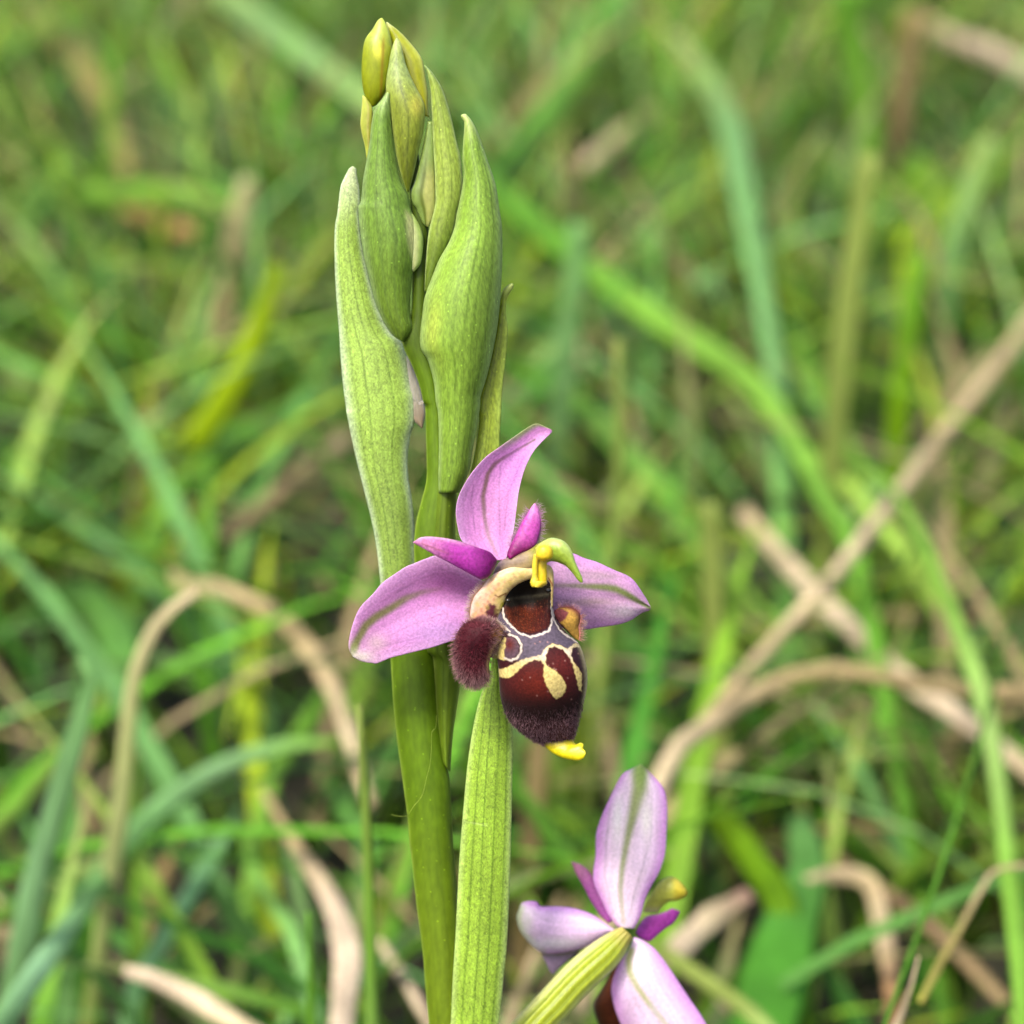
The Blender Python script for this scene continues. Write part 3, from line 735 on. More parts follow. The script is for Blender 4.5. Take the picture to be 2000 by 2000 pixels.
# big right bract
bH = Body(R1([(1352, 992), (1352, 1012), (1384, 1060), (1374, 1250), (1368, 1400), (1378, 1550), (1350, 1750), (1312, 1925)]) + R2([(1290, 220), (1230, 370), (1150, 510), (1080, 680), (1012, 870), (986, 1050), (970, 1200), (966, 1300), (985, 1380), (1030, 1445), (1070, 1560), (1100, 1700), (1116, 1860)]) + R3([(908, 210), (914, 340), (916, 520), (912, 700), (915, 820)]), R1([(1362, 984), (1400, 978), (1460, 1050), (1520, 1170), (1600, 1400), (1680, 1640), (1720, 1900)]) + R2([(1740, 200), (1746, 450), (1736, 700), (1720, 950), (1690, 1200), (1640, 1450), (1590, 1650), (1540, 1810)]) + R3([(1228, 170), (1200, 350), (1172, 500), (1150, 640), (1110, 740), (1070, 820)]), 110, 46, cup(1.6, 1.6, 0.50, 0.5), lambda U, V, X, Y, W: 0.4 + 0.16 * W,
          lambda U, V, X, Y: mixc(leaf_colour(G_H, S(172, 202, 122), S(205, 222, 140), (0.42, 0.56, 0.70, 0.84), S(100, 135, 36), 0.014, 0.09, 0.10, S(128, 164, 52), 14)(U, V, X, Y), S(186, 204, 84), 0.65 * np.exp(-((U - 0.16) / 0.1) ** 2) * np.exp(-((Y - 640) / 60) ** 2)))
bH.build('bract', M_BRACT, orchid, BASE)

# light green leafy bract below the open flower
bM = Body(R5([(1180, -60), (1165, 120), (1155, 300), (1120, 430), (1075, 520), (1048, 600), (1010, 750), (970, 960), (935, 1200), (905, 1500), (880, 1800)]) + R6([(690, 10), (660, 400), (645, 700), (625, 1100), (600, 1500), (580, 1932), (560, 2200), (555, 2600)]), R5([(1215, -60), (1225, 120), (1240, 300), (1275, 480), (1310, 640), (1345, 780), (1358, 900), (1360, 1100), (1354, 1400), (1350, 1700)]) + R6([(1154, 30), (1145, 400), (1130, 800), (1110, 1200), (1080, 1500), (1040, 1932), (990, 2300), (900, 2600)]), 120, 48, cup(3.4, 3.4, 0.22, 0.55), lambda U, V, X, Y, W: 0.3 + 0.05 * W, leaf_colour(S(154, 192, 58), S(196, 224, 130), S(130, 166, 80), (0.24, 0.44, 0.66, 0.86), S(74, 112, 6), 0.017, 0.09, 0.06, S(154, 190, 62), 16))
bM.build('bract', M_WORM, orchid, BASE)

# ------------------------------------------------------------------ the open flower
PINK, PINK_L, PINK_M = S(220, 148, 216), S(240, 184, 242), S(182, 100, 184)
OLIVE = S(126, 134, 46)


def sepal_col(base, edge, vein_path, vein_col, vein_w, side_paths=(), extra=None, seed=0, edge_w=0.12):
    def f(U, V, X, Y):
        c = np.broadcast_to(base, U.shape + (3,)).copy()
        r = np.random.default_rng(seed)
        st = np.interp(U + 0.03 * np.sin(V * 5 + 1), np.linspace(-0.1, 1.1, 44), r.random(44))
        c = c * (0.88 + 0.24 * st)[..., None]
        e = np.exp(-(U / edge_w) ** 2) + np.exp(-((1 - U) / edge_w) ** 2)
        c = mixc(c, edge, np.clip(e, 0, 1) * 0.8)
        for p in side_paths:
            d, a = seg_dist(X, Y, p)
            c = mixc(c, c * 0.72, np.exp(-(d / 1.6) ** 2))
        d, a = seg_dist(X, Y, vein_path)
        ww = np.interp(a, np.linspace(0, 1, len(vein_w)), vein_w)
        c = mixc(c, vein_col, 0.95 * np.exp(-(d / (1.15 * ww)) ** 3) * np.interp(a, [0, .6, 1], [1, .9, .4]))
        if extra is not None: c = extra(c, U, V, X, Y)
        return c
    return f


def glow(c, X, Y, x, y, rx, ry, colr, k=0.8):
    return mixc(c, colr, k * np.exp(-(((X - x) / rx) ** 2 + ((Y - y) / ry) ** 2)))


# core of the flower: the column, everything else of the flower hangs on it
COLL = R4([(770, 165), (700, 215), (620, 248), (540, 275), (480, 300), (440, 345), (415, 400), (420, 430)])
COLR = R4([(800, 330), (770, 352), (720, 385), (660, 410), (600, 425), (540, 430), (480, 435), (430, 436)])


def column_col(U, V, X, Y):
    c = np.broadcast_to(S(186, 164, 116), U.shape + (3,)).copy()
    c = mixc(c, S(112, 94, 106), smooth01(0.62, 0.2, U) * smooth01(0.2, 0.75, V))
    c = mixc(c, S(142, 122, 100), smooth01(0.7, 0.3, U) * np.exp(-((V - 0.42) / 0.22) ** 2))
    c = mixc(c, S(138, 140, 34), smooth01(0.30, 0.05, V))
    return c


bCol = Body(COLL, COLR, 40, 26, lambda U, V, X, Y, W: 9.0 - 1.5 * V, lambda U, V, X, Y, W: 0.42 * W, column_col)
fl = bCol.build('flower', M_WAX, orchid, BASE)

# upper sepal
bDS = Body(R3([(1758, 340), (1720, 322), (1660, 298), (1600, 318), (1480, 400), (1370, 478), (1260, 560), (1150, 690), (1072, 830), (1045, 950), (1058, 1080), (1095, 1190), (1200, 1270), (1330, 1330)]), R3([(1768, 348), (1766, 368), (1690, 442), (1625, 520), (1562, 650), (1522, 800), (1502, 950), (1482, 1100), (1450, 1240), (1420, 1330)]), 80, 54,
           lambda U, V, X, Y, W: 6.5 - 4.0 * (1 - V) ** 1.3 + 0.28 * W * (1 - (2 * U - 1) ** 2) * -1, 0.28,
           sepal_col(PINK, PINK_L, R3([(1640, 420), (1500, 500), (1340, 600), (1285, 680), (1250, 850), (1260, 1000), (1290, 1150), (1350, 1280)]), S(116, 92, 66), [1.5, 3.4, 4.4, 4, 3.4], [R3([(1380, 620), (1370, 900), (1380, 1150)]), R3([(1180, 760), (1160, 900), (1190, 1100)]), R3([(1550, 560), (1440, 820), (1410, 1100)])],
                     lambda c, U, V, X, Y: mixc(glow(c, X, Y, 1012, 905, 40, 50, S(200, 110, 226), 0.4), S(168, 182, 120), smooth01(0.36, 0.05, U) * smooth01(0.36, 0.14, V) * 0.95), 21))
bDS.build('sepal', M_SEPAL, fl, BASE)
# left lateral sepal
bLS = Body(RL([(188, 1692), (138, 1600), (135, 1510), (155, 1400), (190, 1270), (250, 1120), (320, 1020), (440, 900), (560, 760), (700, 660), (850, 562), (950, 520), (1100, 460), (1250, 418), (1400, 490), (1600, 612), (1800, 722), (1980, 830)]), RL([(196, 1700), (300, 1752), (430, 1772), (490, 1776), (650, 1712), (800, 1672), (1000, 1622), (1200, 1572), (1430, 1495), (1650, 1420), (1850, 1330), (2000, 1150)]), 90, 60,
           lambda U, V, X, Y, W: 8.2 - 1.5 * V + 0.9 * np.sin(math.pi * V) - 0.10 * W * (1 - (2 * U - 1) ** 2) + 0.35 * np.sin(U * 9 + 1) * V, 0.28,
           sepal_col(PINK, PINK_L, RL([(185, 1650), (250, 1480), (350, 1300), (480, 1190), (650, 1090), (850, 960), (1050, 880), (1300, 830)]), OLIVE, [6, 8, 8, 7, 5, 4], [RL([(640, 1440), (850, 1330), (1100, 1220), (1400, 1130)]), RL([(750, 880), (1000, 720), (1250, 640), (1500, 650)]), RL([(560, 1560), (900, 1480), (1200, 1400)])],
                     lambda c, U, V, X, Y: glow(glow(glow(glow(glow(c, X, Y, 690, 1268, 9, 18, S(160, 176, 90), 0.8), X, Y, 705, 1283, 28, 14, S(232, 224, 214), 0.9), X, Y, 735, 1255, 22, 18, S(206, 178, 186), 0.8), X, Y, 870, 1140, 45, 28, S(184, 96, 172), 0.7), X, Y, 860, 1235, 70, 26, S(222, 172, 240), 0.8), 22))
bLS.build('sepal', M_SEPAL, fl, BASE)
# right lateral sepal
bRS = Body(RR([(1698, 1168), (1640, 1058), (1590, 980), (1512, 860), (1420, 740), (1300, 660), (1150, 600), (1000, 530), (850, 462), (650, 400), (480, 328), (300, 330), (100, 420), (-100, 560)]), RR([(1700, 1182), (1682, 1222), (1550, 1272), (1400, 1372), (1250, 1432), (1100, 1462), (900, 1492), (700, 1522), (570, 1532), (300, 1500), (50, 1350), (-100, 1150)]), 80, 56,
           lambda U, V, X, Y, W: 2.5 + 3.0 * V + 0.12 * W * (1 - (2 * U - 1) ** 2) - 1.0 * np.exp(-((U - 0.5) / 0.1) ** 2) * (1 - V) * 0.25, 0.28,
           sepal_col(S(236, 182, 232), S(242, 172, 248), RR([(1680, 1190), (1450, 1050), (1300, 960), (1150, 890), (1000, 862), (700, 845), (450, 835), (150, 830)]), S(118, 146, 16), [2.5, 6, 7.5, 6, 4.5, 4], [RR([(1140, 710), (880, 650), (600, 620)]), RR([(1200, 1230), (900, 1180), (600, 1150)])],
                     lambda c, U, V, X, Y: glow(glow(glow(c, X, Y, 1155, 1175, 55, 9, S(198, 168, 172), 0.85), X, Y, 1220, 1195, 34, 14, S(232, 216, 228), 0.9), X, Y, 1170, 1125, 50, 10, S(206, 178, 190), 0.7), 23, 0.10))
bRS.build('sepal', M_SEPAL, fl, BASE)
# small petals
bLP = Body(R3([(722, 1192), (790, 1155), (900, 1155), (1050, 1180), (1200, 1230), (1300, 1268), (1352, 1320)]), R3([(724, 1200), (800, 1242), (900, 1300), (1050, 1380), (1180, 1450), (1240, 1476), (1310, 1440), (1356, 1345)]), 56, 36,
           lambda U, V, X, Y, W: 11.5 - 2.2 * V, lambda U, V, X, Y, W: 0.25 + 0.22 * W * smooth01(0.1, 0.7, V),
           lambda U, V, X, Y: mixc(mixc(mixc(mixc(np.broadcast_to(S(196, 62, 186), U.shape + (3,)).copy(), S(232, 150, 206), smooth01(0.5, 0.1, V)), S(118, 4, 104), smooth01(0.55, 0.95, V)), S(232, 172, 214), np.exp(-(U / 0.12) ** 2) * smooth01(0.8, 0.4, V)), S(176, 100, 120), 0.7 * np.exp(-((U - 0.62) / 0.06) ** 2) * smooth01(0.5, 0.25, V) * smooth01(0.05, 0.12, V)))
bLP.build('petal', M_PETAL, fl, BASE)
bRP = Body(R3([(1634, 902), (1600, 950), (1542, 1050), (1492, 1150), (1452, 1225), (1430, 1290), (1445, 1320)]), R3([(1646, 902), (1672, 960), (1686, 1060), (1664, 1175), (1630, 1232), (1560, 1270), (1470, 1315)]), 46, 30,
           lambda U, V, X, Y, W: 7.6 + 1.0 * V, lambda U, V, X, Y, W: 0.25 + 0.15 * W,
           lambda U, V, X, Y: mixc(mixc(np.broadcast_to(S(200, 80, 182), U.shape + (3,)).copy(), S(236, 150, 224), smooth01(0.35, 0.0, V)), S(140, 14, 108), smooth01(0.45, 0.9, V)))
bRP.build('petal', M_PETAL, fl, BASE)

# ---- the lip
q4 = R4
throat = q4([(700, 455), (620, 490), (560, 532), (512, 605), (497, 680), (525, 755), (580, 828), (640, 862), (710, 872), (790, 856), (852, 815), (866, 740), (866, 640), (874, 560), (868, 505), (830, 492), (760, 500)])
black = q4([(690, 445), (600, 490), (548, 540), (508, 600), (505, 650), (560, 668), (640, 640), (720, 640), (800, 610), (860, 590), (876, 540), (868, 490), (760, 480)])
specu = q4([(420, 740), (430, 800), (500, 860), (600, 890), (650, 960), (650, 1010), (620, 1060), (600, 1090), (700, 1066), (795, 1040), (826, 985), (880, 950), (960, 970), (1010, 995), (1075, 948), (990, 895), (925, 845), (890, 770), (880, 690), (866, 830), (790, 870), (710, 890), (600, 860), (540, 800), (490, 740), (470, 690)])
cream = q4([(455, 1150), (500, 1148), (560, 1120), (640, 1078), (720, 1058), (788, 1042), (826, 985), (880, 950), (950, 968), (1000, 992), (1060, 946), (1090, 955), (1120, 1010), (1088, 985), (1048, 985), (1030, 1030), (1052, 1100), (1092, 1148), (1116, 1195), (1112, 1335), (1088, 1315), (1064, 1222), (1042, 1130), (1010, 1060), (960, 1002), (900, 980), (855, 988), (832, 1050), (832, 1120), (900, 1160), (962, 1220), (992, 1280), (987, 1330), (942, 1380), (905, 1392), (868, 1350), (828, 1280), (808, 1210), (812, 1120), (790, 1090), (740, 1084), (680, 1110), (600, 1180), (552, 1222), (500, 1228), (458, 1212)])
eye_in = q4([(520, 905), (560, 900), (600, 930), (618, 985), (608, 1040), (560, 1075), (515, 1065), (498, 1030), (515, 985), (512, 940)])
yel = q4([(430, 1040), (455, 960), (505, 905), (530, 915), (514, 980), (500, 1025), (512, 1068), (540, 1085), (500, 1085), (445, 1070)])
dark_r = q4([(1042, 988), (1090, 985), (1118, 1055), (1134, 1180), (1112, 1170), (1062, 1105), (1030, 1050)])
lines = [(q4([(490, 670), (498, 745), (555, 815), (620, 872), (712, 902), (785, 882), (855, 852), (874, 795), (882, 735), (872, 650), (882, 560)]), 2.5),
         (q4([(428, 745), (480, 805), (545, 858)]), 2.4), (q4([(884, 690), (895, 765), (935, 842), (995, 893), (1078, 942)]), 2.2),
         (q4([(880, 745), (905, 790)]), 2.2), (q4([(540, 882), (600, 902), (636, 960), (636, 1012), (610, 1062), (560, 1086), (508, 1072)]), 3.0)]
LIPL = q4([(690, 435), (600, 475), (530, 535), (490, 615), (455, 690), (425, 760), (420, 840), (425, 920), (436, 1000), (446, 1070), (456, 1150), (462, 1250), (468, 1340), (492, 1450), (540, 1560), (620, 1640), (720, 1710), (790, 1742), (860, 1752)])
LIPR = q4([(720, 435), (820, 450), (868, 490), (884, 580), (890, 690), (920, 785), (985, 858), (1045, 912), (1085, 950), (1116, 1010), (1142, 1100), (1156, 1200), (1152, 1310), (1125, 1430), (1092, 1560), (1062, 1660), (1040, 1712), (960, 1745)])
M_CREAM, M_WHITE = S(216, 196, 124), S(214, 202, 190)


def lip_col(U, V, X, Y):
    r = np.random.default_rng(31)
    jx = X + 0.6 * np.sin(Y * 0.5 + X * 0.25) + 0.3 * np.sin(X * 0.9 - Y * 0.4)
    jy = Y + 0.6 * np.sin(X * 0.45 - Y * 0.3) + 0.3 * np.sin(Y * 0.8 + X)
    c = np.broadcast_to(S(46, 14, 22), U.shape + (3,)).copy()
    cx, cy = q4([(760, 1260)])[0]
    c = glow(c, X, Y, cx, cy, 55, 42, S(98, 30, 20), 1.0)
    cx, cy = q4([(960, 1130)])[0]
    c = glow(c, X, Y, cx, cy, 28, 34, S(88, 26, 24), 0.9)
    c = mixc(c, S(26, 8, 16), smooth01(1020 + 1330 / 4.025, 1020 + 1480 / 4.025, Y) * 0.7)
    c = mixc(c, S(84, 36, 46), smooth01(1020 + 1500 / 4.025, 1020 + 1640 / 4.025, Y) * 0.8)
    c = mixc(c, S(90, 80, 96), poly_mask(jx, jy, specu, 1.6))
    c = mixc(c, M_CREAM, poly_mask(jx, jy, cream, 1.5, 0.7))
    c = mixc(c, M_WHITE, poly_mask(jx, jy, cream, 1.5, 0.7) * np.exp(-((Y - (1020 + 1030 / 4.025)) / 16) ** 2) * 0.8)
    c = mixc(c, M_CREAM * 0.92, poly_mask(jx, jy, yel, 1.5))
    c = mixc(c, mixc(np.broadcast_to(S(92, 70, 84), U.shape + (3,)).copy(), S(96, 34, 30), np.exp(-(((X - 860 - 545 / 4.025) / 12) ** 2 + ((Y - 1020 - 960 / 4.025) / 14) ** 2))), poly_mask(jx, jy, eye_in, 1.3))
    c = mixc(c, S(48, 22, 34), poly_mask(jx, jy, dark_r, 1.3))
    red = np.broadcast_to(S(98, 36, 12), U.shape + (3,)).copy()
    red = mixc(red, S(74, 16, 12), smooth01(1020, 1068, X))
    red = mixc(red, S(40, 12, 6), smooth01(1020 + 700 / 4.025, 1020 + 640 / 4.025, Y))
    gr = r.random(U.shape)
    red = red * (0.3 + 1.2 * gr * (0.55 + 0.45 * np.sin(X * 0.9 + 2 * np.sin(Y * 0.7)) * np.sin(Y * 0.8 + X * 0.3)))[..., None]
    red = mixc(red, S(150, 84, 50), (r.random(U.shape) > 0.97) * 0.8)
    c = mixc(c, red, poly_mask(X, Y, throat, 1.5))
    c = mixc(c, S(22, 18, 10), poly_mask(jx, jy, black, 2.5))
    c = mixc(c, S(70, 66, 52), 0.8 * np.exp(-((Y - 1020 - (600 - 0.12 * ((X - 860) * 4.025 - 560)) / 4.025) / 3.2) ** 2) * poly_mask(X, Y, black, 5))  # grey sheen of the black band, painted into the colour as a streak
    for p, w_ in lines:
        d, a = seg_dist(jx, jy, p)
        c = mixc(c, M_WHITE, smooth01(0.72 * w_ + 0.8, 0.72 * w_ - 0.8, d) * 0.95)
    c = mixc(c, S(214, 198, 150), np.exp(-((1 - U) / 0.03) ** 2) * smooth01(0.42, 0.5, V) * 0.9)
    dots = r.random((26, 2))
    for x, y in dots:
        px, py = q4([(640 + 460 * x, 900 + 500 * y)])[0]
        c = glow(c, X, Y, px, py, 1.3, 1.3, S(190, 140, 130), 0.7)
    return c


def lip_off(U, V, X, Y, W):
    y4 = (Y - 1020) * 4.025
    tab = spline([(430, 8.5), (600, 8.2), (800, 8.4), (950, 9.2), (1150, 9.8), (1350, 9.4), (1550, 8.2), (1700, 7.0), (1780, 6.4)], 200)
    o = np.interp(y4, tab[:, 0], tab[:, 1])
    bx, by = 860 + 690 / 4.025, 1020 + 620 / 4.025
    bowl = np.exp(-(((X - bx) / 34) ** 2 + ((Y - by) / 44) ** 2) ** 1.5)
    return o - 2.6 * bowl


bLip = Body(LIPL, LIPR, 260, 190, lip_off, lambda U, V, X, Y, W: 0.34 * W, lip_col)
lip = bLip.build('lip', M_LIP, fl, BASE)
tag(lip, 'velvety brown lip with cream and violet markings')

# collar round the throat
OUT = q4([(262, 830), (240, 760), (235, 700), (260, 600), (320, 520), (380, 440), (450, 392), (560, 352), (700, 338), (790, 334), (850, 336), (886, 376), (893, 470), (888, 560), (884, 660)])
INN = q4([(440, 830), (452, 770), (470, 715), (500, 640), (520, 580), (560, 528), (620, 482), (690, 452), (735, 446), (790, 450), (835, 452), (862, 478), (868, 525), (868, 590), (872, 670)])


def collar_col(U, V, X, Y):
    c = np.broadcast_to(S(224, 200, 134), U.shape + (3,)).copy()
    c = mixc(c, S(228, 170, 136), smooth01(0.5, 0.2, V) * smooth01(0.9, 0.35, U))
    c = mixc(c, S(170, 120, 92), 0.55 * smooth01(0.25, 0.7, np.sin(X * 0.33 + 1.1 * np.sin(Y * 0.21)) * np.sin(Y * 0.27 - X * 0.16)) * smooth01(0.7, 0.3, V))
    c = mixc(c, S(240, 214, 205), np.exp(-(U / 0.12) ** 2) * smooth01(0.6, 0.4, V) * 0.8)
    jx = X + 1.2 * np.sin(Y * 0.8) ; jy = Y + 1.2 * np.sin(X * 0.9)
    c = mixc(c, S(96, 34, 50), poly_mask(jx, jy, q4([(385, 640), (430, 650), (455, 690), (450, 760), (425, 810), (385, 770), (355, 720), (360, 670)]), 2.5))
    rr = np.random.default_rng(8).random(U.shape)
    c = c * (0.93 + 0.14 * rr)[..., None]
    c = mixc(c, S(190, 170, 84), 0.45 * smooth01(0.1, 0.8, np.sin(X * 0.21 + 1.3 * np.sin(Y * 0.13)) * np.sin(Y * 0.17 + X * 0.11)))
    d, a = seg_dist(X, Y, q4([(432, 572), (455, 588), (480, 575), (515, 560)]))
    c = mixc(c, S(130, 82, 30), smooth01(2.2, 0.8, d) * 0.9)
    d, a = seg_dist(X, Y, q4([(850, 440), (876, 480), (884, 500)]))
    c = mixc(c, S(140, 80, 60), smooth01(2.2, 0.8, d) * 0.9)
    c = mixc(c, S(206, 200, 40), np.exp(-(((X - 860 - 492 / 4.025) / 6) ** 2 + ((Y - 1020 - 655 / 4.025) / 9) ** 2)) * 0.9)
    return c


bCo = Body(OUT, INN, 110, 40, lambda U, V, X, Y, W: 8.9 + 0.06 * W * (1 - (2 * U - 1) ** 2), lambda U, V, X, Y, W: 0.22 * W, collar_col)
bCo.build('collar', M_WAX, fl, BASE)

# hood that curves over like a beak
HL = q4([(745, 205), (780, 165), (850, 128), (900, 124), (960, 142), (1005, 180), (1038, 235), (1062, 310), (1092, 380), (1118, 440), (1120, 474)])
HR = q4([(790, 330), (830, 322), (868, 308), (905, 312), (945, 325), (985, 345), (1022, 380), (1050, 415), (1074, 448), (1095, 470), (1112, 476)])
bHo = Body(HL, HR, 56, 26, lambda U, V, X, Y, W: 10.2 + 1.5 * V, lambda U, V, X, Y, W: 0.40 * W, lambda U, V, X, Y: mixc(mixc(mixc(np.broadcast_to(S(160, 188, 62), U.shape + (3,)).copy(), S(186, 210, 120), np.exp(-(U / 0.25) ** 2)), S(126, 160, 40), smooth01(0.5, 0.95, V) * 0.8), S(176, 182, 60), smooth01(0.28, 0.0, V) * 0.8))
bHo.build('hood', M_WAX, fl, BASE)
YEL = S(234, 206, 40)
bP1 = Body(q4([(815, 176), (768, 194), (750, 240), (758, 284), (800, 306)]), q4([(825, 176), (872, 196), (887, 240), (880, 282), (835, 306)]), 24, 20, 13.0, lambda U, V, X, Y, W: 0.45 * W, lambda U, V, X, Y: mixc(np.broadcast_to(YEL, U.shape + (3,)).copy(), S(240, 180, 10), smooth01(0.65, 1, V) * 0.8))
bP2 = Body(q4([(768, 290), (762, 360), (762, 430), (772, 495)]), q4([(838, 290), (838, 360), (840, 430), (834, 495)]), 24, 14, 12.0, lambda U, V, X, Y, W: 0.35 * W, lambda U, V, X, Y: mixc(np.broadcast_to(S(222, 196, 24), U.shape + (3,)).copy(), S(190, 160, 10), smooth01(0.35, 0.0, V) * 0.7))
bP3 = Body(q4([(735, 250), (722, 340), (722, 420), (706, 470), (716, 506)]), q4([(772, 250), (764, 340), (764, 420), (778, 470), (776, 514)]), 30, 14, 12.4, lambda U, V, X, Y, W: 0.38 * W, S(228, 206, 50))
bP4 = Body(q4([(712, 468), (712, 490), (720, 510)]), q4([(838, 462), (838, 485), (800, 512)]), 12, 16, 12.0, lambda U, V, X, Y, W: 0.8, S(236, 208, 60))
bP1.build('pollen_mass', M_WAX, fl, BASE)
bP2.build('stalk', M_WAX, fl, BASE)
bP3.build('stalk', M_WAX, fl, BASE)
bP4.build('stalk_foot', M_WAX, fl, BASE)
# the two shining black points in the throat
for ex, ey, er in ((532, 618, 20), (850, 538, 22)):
    L_ = q4([(ex - er * math.sin(a), ey - er * math.cos(a)) for a in np.linspace(0.05, math.pi - 0.05, 9)])
    R_ = q4([(ex + er * math.sin(a), ey - er * math.cos(a)) for a in np.linspace(0.05, math.pi - 0.05, 9)])
    Body(L_, R_, 16, 14, 10.4, lambda U, V, X, Y, W: 0.45 * W, S(20, 18, 10)).build('eye_spot', M_EYE, fl, BASE)

# side lobes
bSL = Body(q4([(330, 766), (230, 778), (165, 820), (125, 890), (100, 980), (104, 1080), (132, 1180), (168, 1240), (215, 1276), (285, 1284)]), q4([(345, 766), (430, 785), (485, 830), (500, 880), (480, 935), (432, 985), (398, 1060), (384, 1130), (388, 1190), (372, 1250), (300, 1284)]), 70, 48, 10.0, lambda U, V, X, Y, W: 0.44 * W,
           lambda U, V, X, Y: mixc(mixc(mixc(mixc(np.broadcast_to(S(70, 18, 30), U.shape + (3,)).copy(), S(134, 66, 78), smooth01(0.3, 0.0, V)), S(206, 176, 120), smooth01(0.86, 0.97, U) * smooth01(0.2, 0.4, V)), S(44, 8, 18), np.exp(-(((X - 925) / 18) ** 2 + ((Y - 1275) / 26) ** 2)) * 0.9), S(196, 140, 70), np.exp(-(((X - 974) / 9) ** 2 + ((Y - 1238) / 10) ** 2)) * 0.9))
lobe = bSL.build('side_lobe', M_LIP, fl, BASE)
bJt = Body(q4([(470, 880), (440, 960), (405, 1010), (392, 1060)]), q4([(540, 910), (520, 990), (500, 1060), (450, 1078)]), 26, 18, 9.6, lambda U, V, X, Y, W: 0.3 * W, lambda U, V, X, Y: mixc(np.broadcast_to(S(214, 196, 116), U.shape + (3,)).copy(), S(176, 164, 90), smooth01(0.4, 1, V)))
bJt.build('lobe_joint', M_WAX, fl, BASE)
bSR = Body(q4([(896, 694), (895, 720), (905, 750), (935, 795), (985, 850), (1045, 905), (1082, 930)]), q4([(930, 672), (1000, 662), (1060, 680), (1098, 715), (1103, 760), (1088, 820), (1094, 880), (1090, 928)]), 50, 34, 8.2, lambda U, V, X, Y, W: 0.35 * W,
           lambda U, V, X, Y: mixc(mixc(mixc(np.broadcast_to(S(188, 148, 66), U.shape + (3,)).copy(), S(116, 56, 60), poly_mask(X, Y, q4([(880, 680), (960, 680), (1010, 710), (985, 760), (940, 790), (900, 760)]), 2)), S(120, 58, 56), np.exp(-((1 - U) / 0.2) ** 2) * smooth01(0.75, 0.5, V)), S(84, 34, 42), poly_mask(X, Y, q4([(925, 790), (960, 805), (1010, 860), (1040, 905), (990, 870)]), 2)))
bSR.build('side_lobe', M_LIP, fl, BASE)
# yellow point under the lip
bAp = Body(q4([(796, 1732), (850, 1790), (900, 1826), (960, 1853), (1030, 1869), (1085, 1873), (1125, 1856), (1140, 1828)]), q4([(1040, 1690), (1056, 1736), (1078, 1742), (1102, 1732), (1126, 1746), (1122, 1775), (1138, 1798), (1142, 1815)]), 40, 26, lambda U, V, X, Y, W: 7.0 + 2.0 * V, lambda U, V, X, Y, W: 0.30 * W, lambda U, V, X, Y: mixc(mixc(np.broadcast_to(S(236, 222, 14), U.shape + (3,)).copy(), S(206, 190, 20), smooth01(0.4, 0.0, V)), S(250, 238, 80), np.exp(-(((X - 1125) / 12) ** 2 + ((Y - 1466) / 8) ** 2))))
bAp.build('appendage', M_WAX, fl, BASE)


def scatter(body, n, r, keep):
    N = body.normals(); out_p, out_n, out_xy = [], [], []
    tries = 0
    while len(out_p) < n and tries < n * 60:
        tries += 1
        i = r.integers(0, body.nv - 1); j = r.integers(0, body.nu - 1); a, b = r.random(2)
        if r.random() > keep(body.X[i, j], body.Y[i, j], body.U[i, j], body.V[i, j]): continue
        f = body.front
        p = f[i, j] * (1 - a) * (1 - b) + f[i + 1, j] * a * (1 - b) + f[i, j + 1] * (1 - a) * b + f[i + 1, j + 1] * a * b
        out_p.append(p); out_n.append(N[i, j]); out_xy.append((body.X[i, j], body.Y[i, j]))
    return np.array(out_p), np.array(out_n), np.array(out_xy)


r = np.random.default_rng(77)
# furry left lobe: hairs stand out, lying downwards and away
p, nn, xy = scatter(bSL, 2600, r, lambda x, y, u, v: 1.0 if u < 0.86 or v > 0.75 else 0.35)
ctr = on_plane(np.array(925.0), np.array(1250.0), 10)
outw = p - ctr; outw[:, 1] *= 0.2; outw /= np.linalg.norm(outw, axis=1, keepdims=True)
dd = nn * 0.55 + outw * 0.75 + np.array([-0.05, 0, -0.25]) + (r.random(p.shape) - 0.5) * 0.5
rad_ = np.clip(np.hypot((xy[:, 0] - 925) / 38, (xy[:, 1] - 1262) / 62), 0, 1.3)
mixf = smooth01(0.5, 1.15, rad_)[:, None]
tipc = S(178, 52, 78) + (S(240, 184, 188) - S(178, 52, 78)) * mixf
hairs('hair', p, dd, (0.00014 + 0.00026 * r.random(len(p))) * (0.8 + 0.9 * mixf[:, 0]), 0.000023, S(70, 8, 24), tipc, fl, BASE, r)
# fringe of the lip
p, nn, xy = scatter(bLip, 3400, r, lambda x, y, u, v: float(np.clip((y - (1020 + 1470 / 4.025 - 0.35 * abs(x - 1060))) / 34, 0, 1)) if y < 1456 else 1.0)
dd = nn * 0.6 + np.array([0, -0.1, -0.6]) + (r.random(p.shape) - 0.5) * 0.7
mixf = np.clip(smooth01(1020 + 1480 / 4.025, 1020 + 1640 / 4.025, xy[:, 1] + 0.3 * np.abs(xy[:, 0] - 1060)) * (0.35 + r.random(len(p))), 0, 1)[:, None]
tipc = S(80, 30, 42) + (S(232, 176, 190) - S(80, 30, 42)) * mixf
hairs('hair', p, dd, 0.00013 + 0.0002 * r.random(len(p)), 0.00002, S(46, 14, 24), tipc, fl, BASE, r)


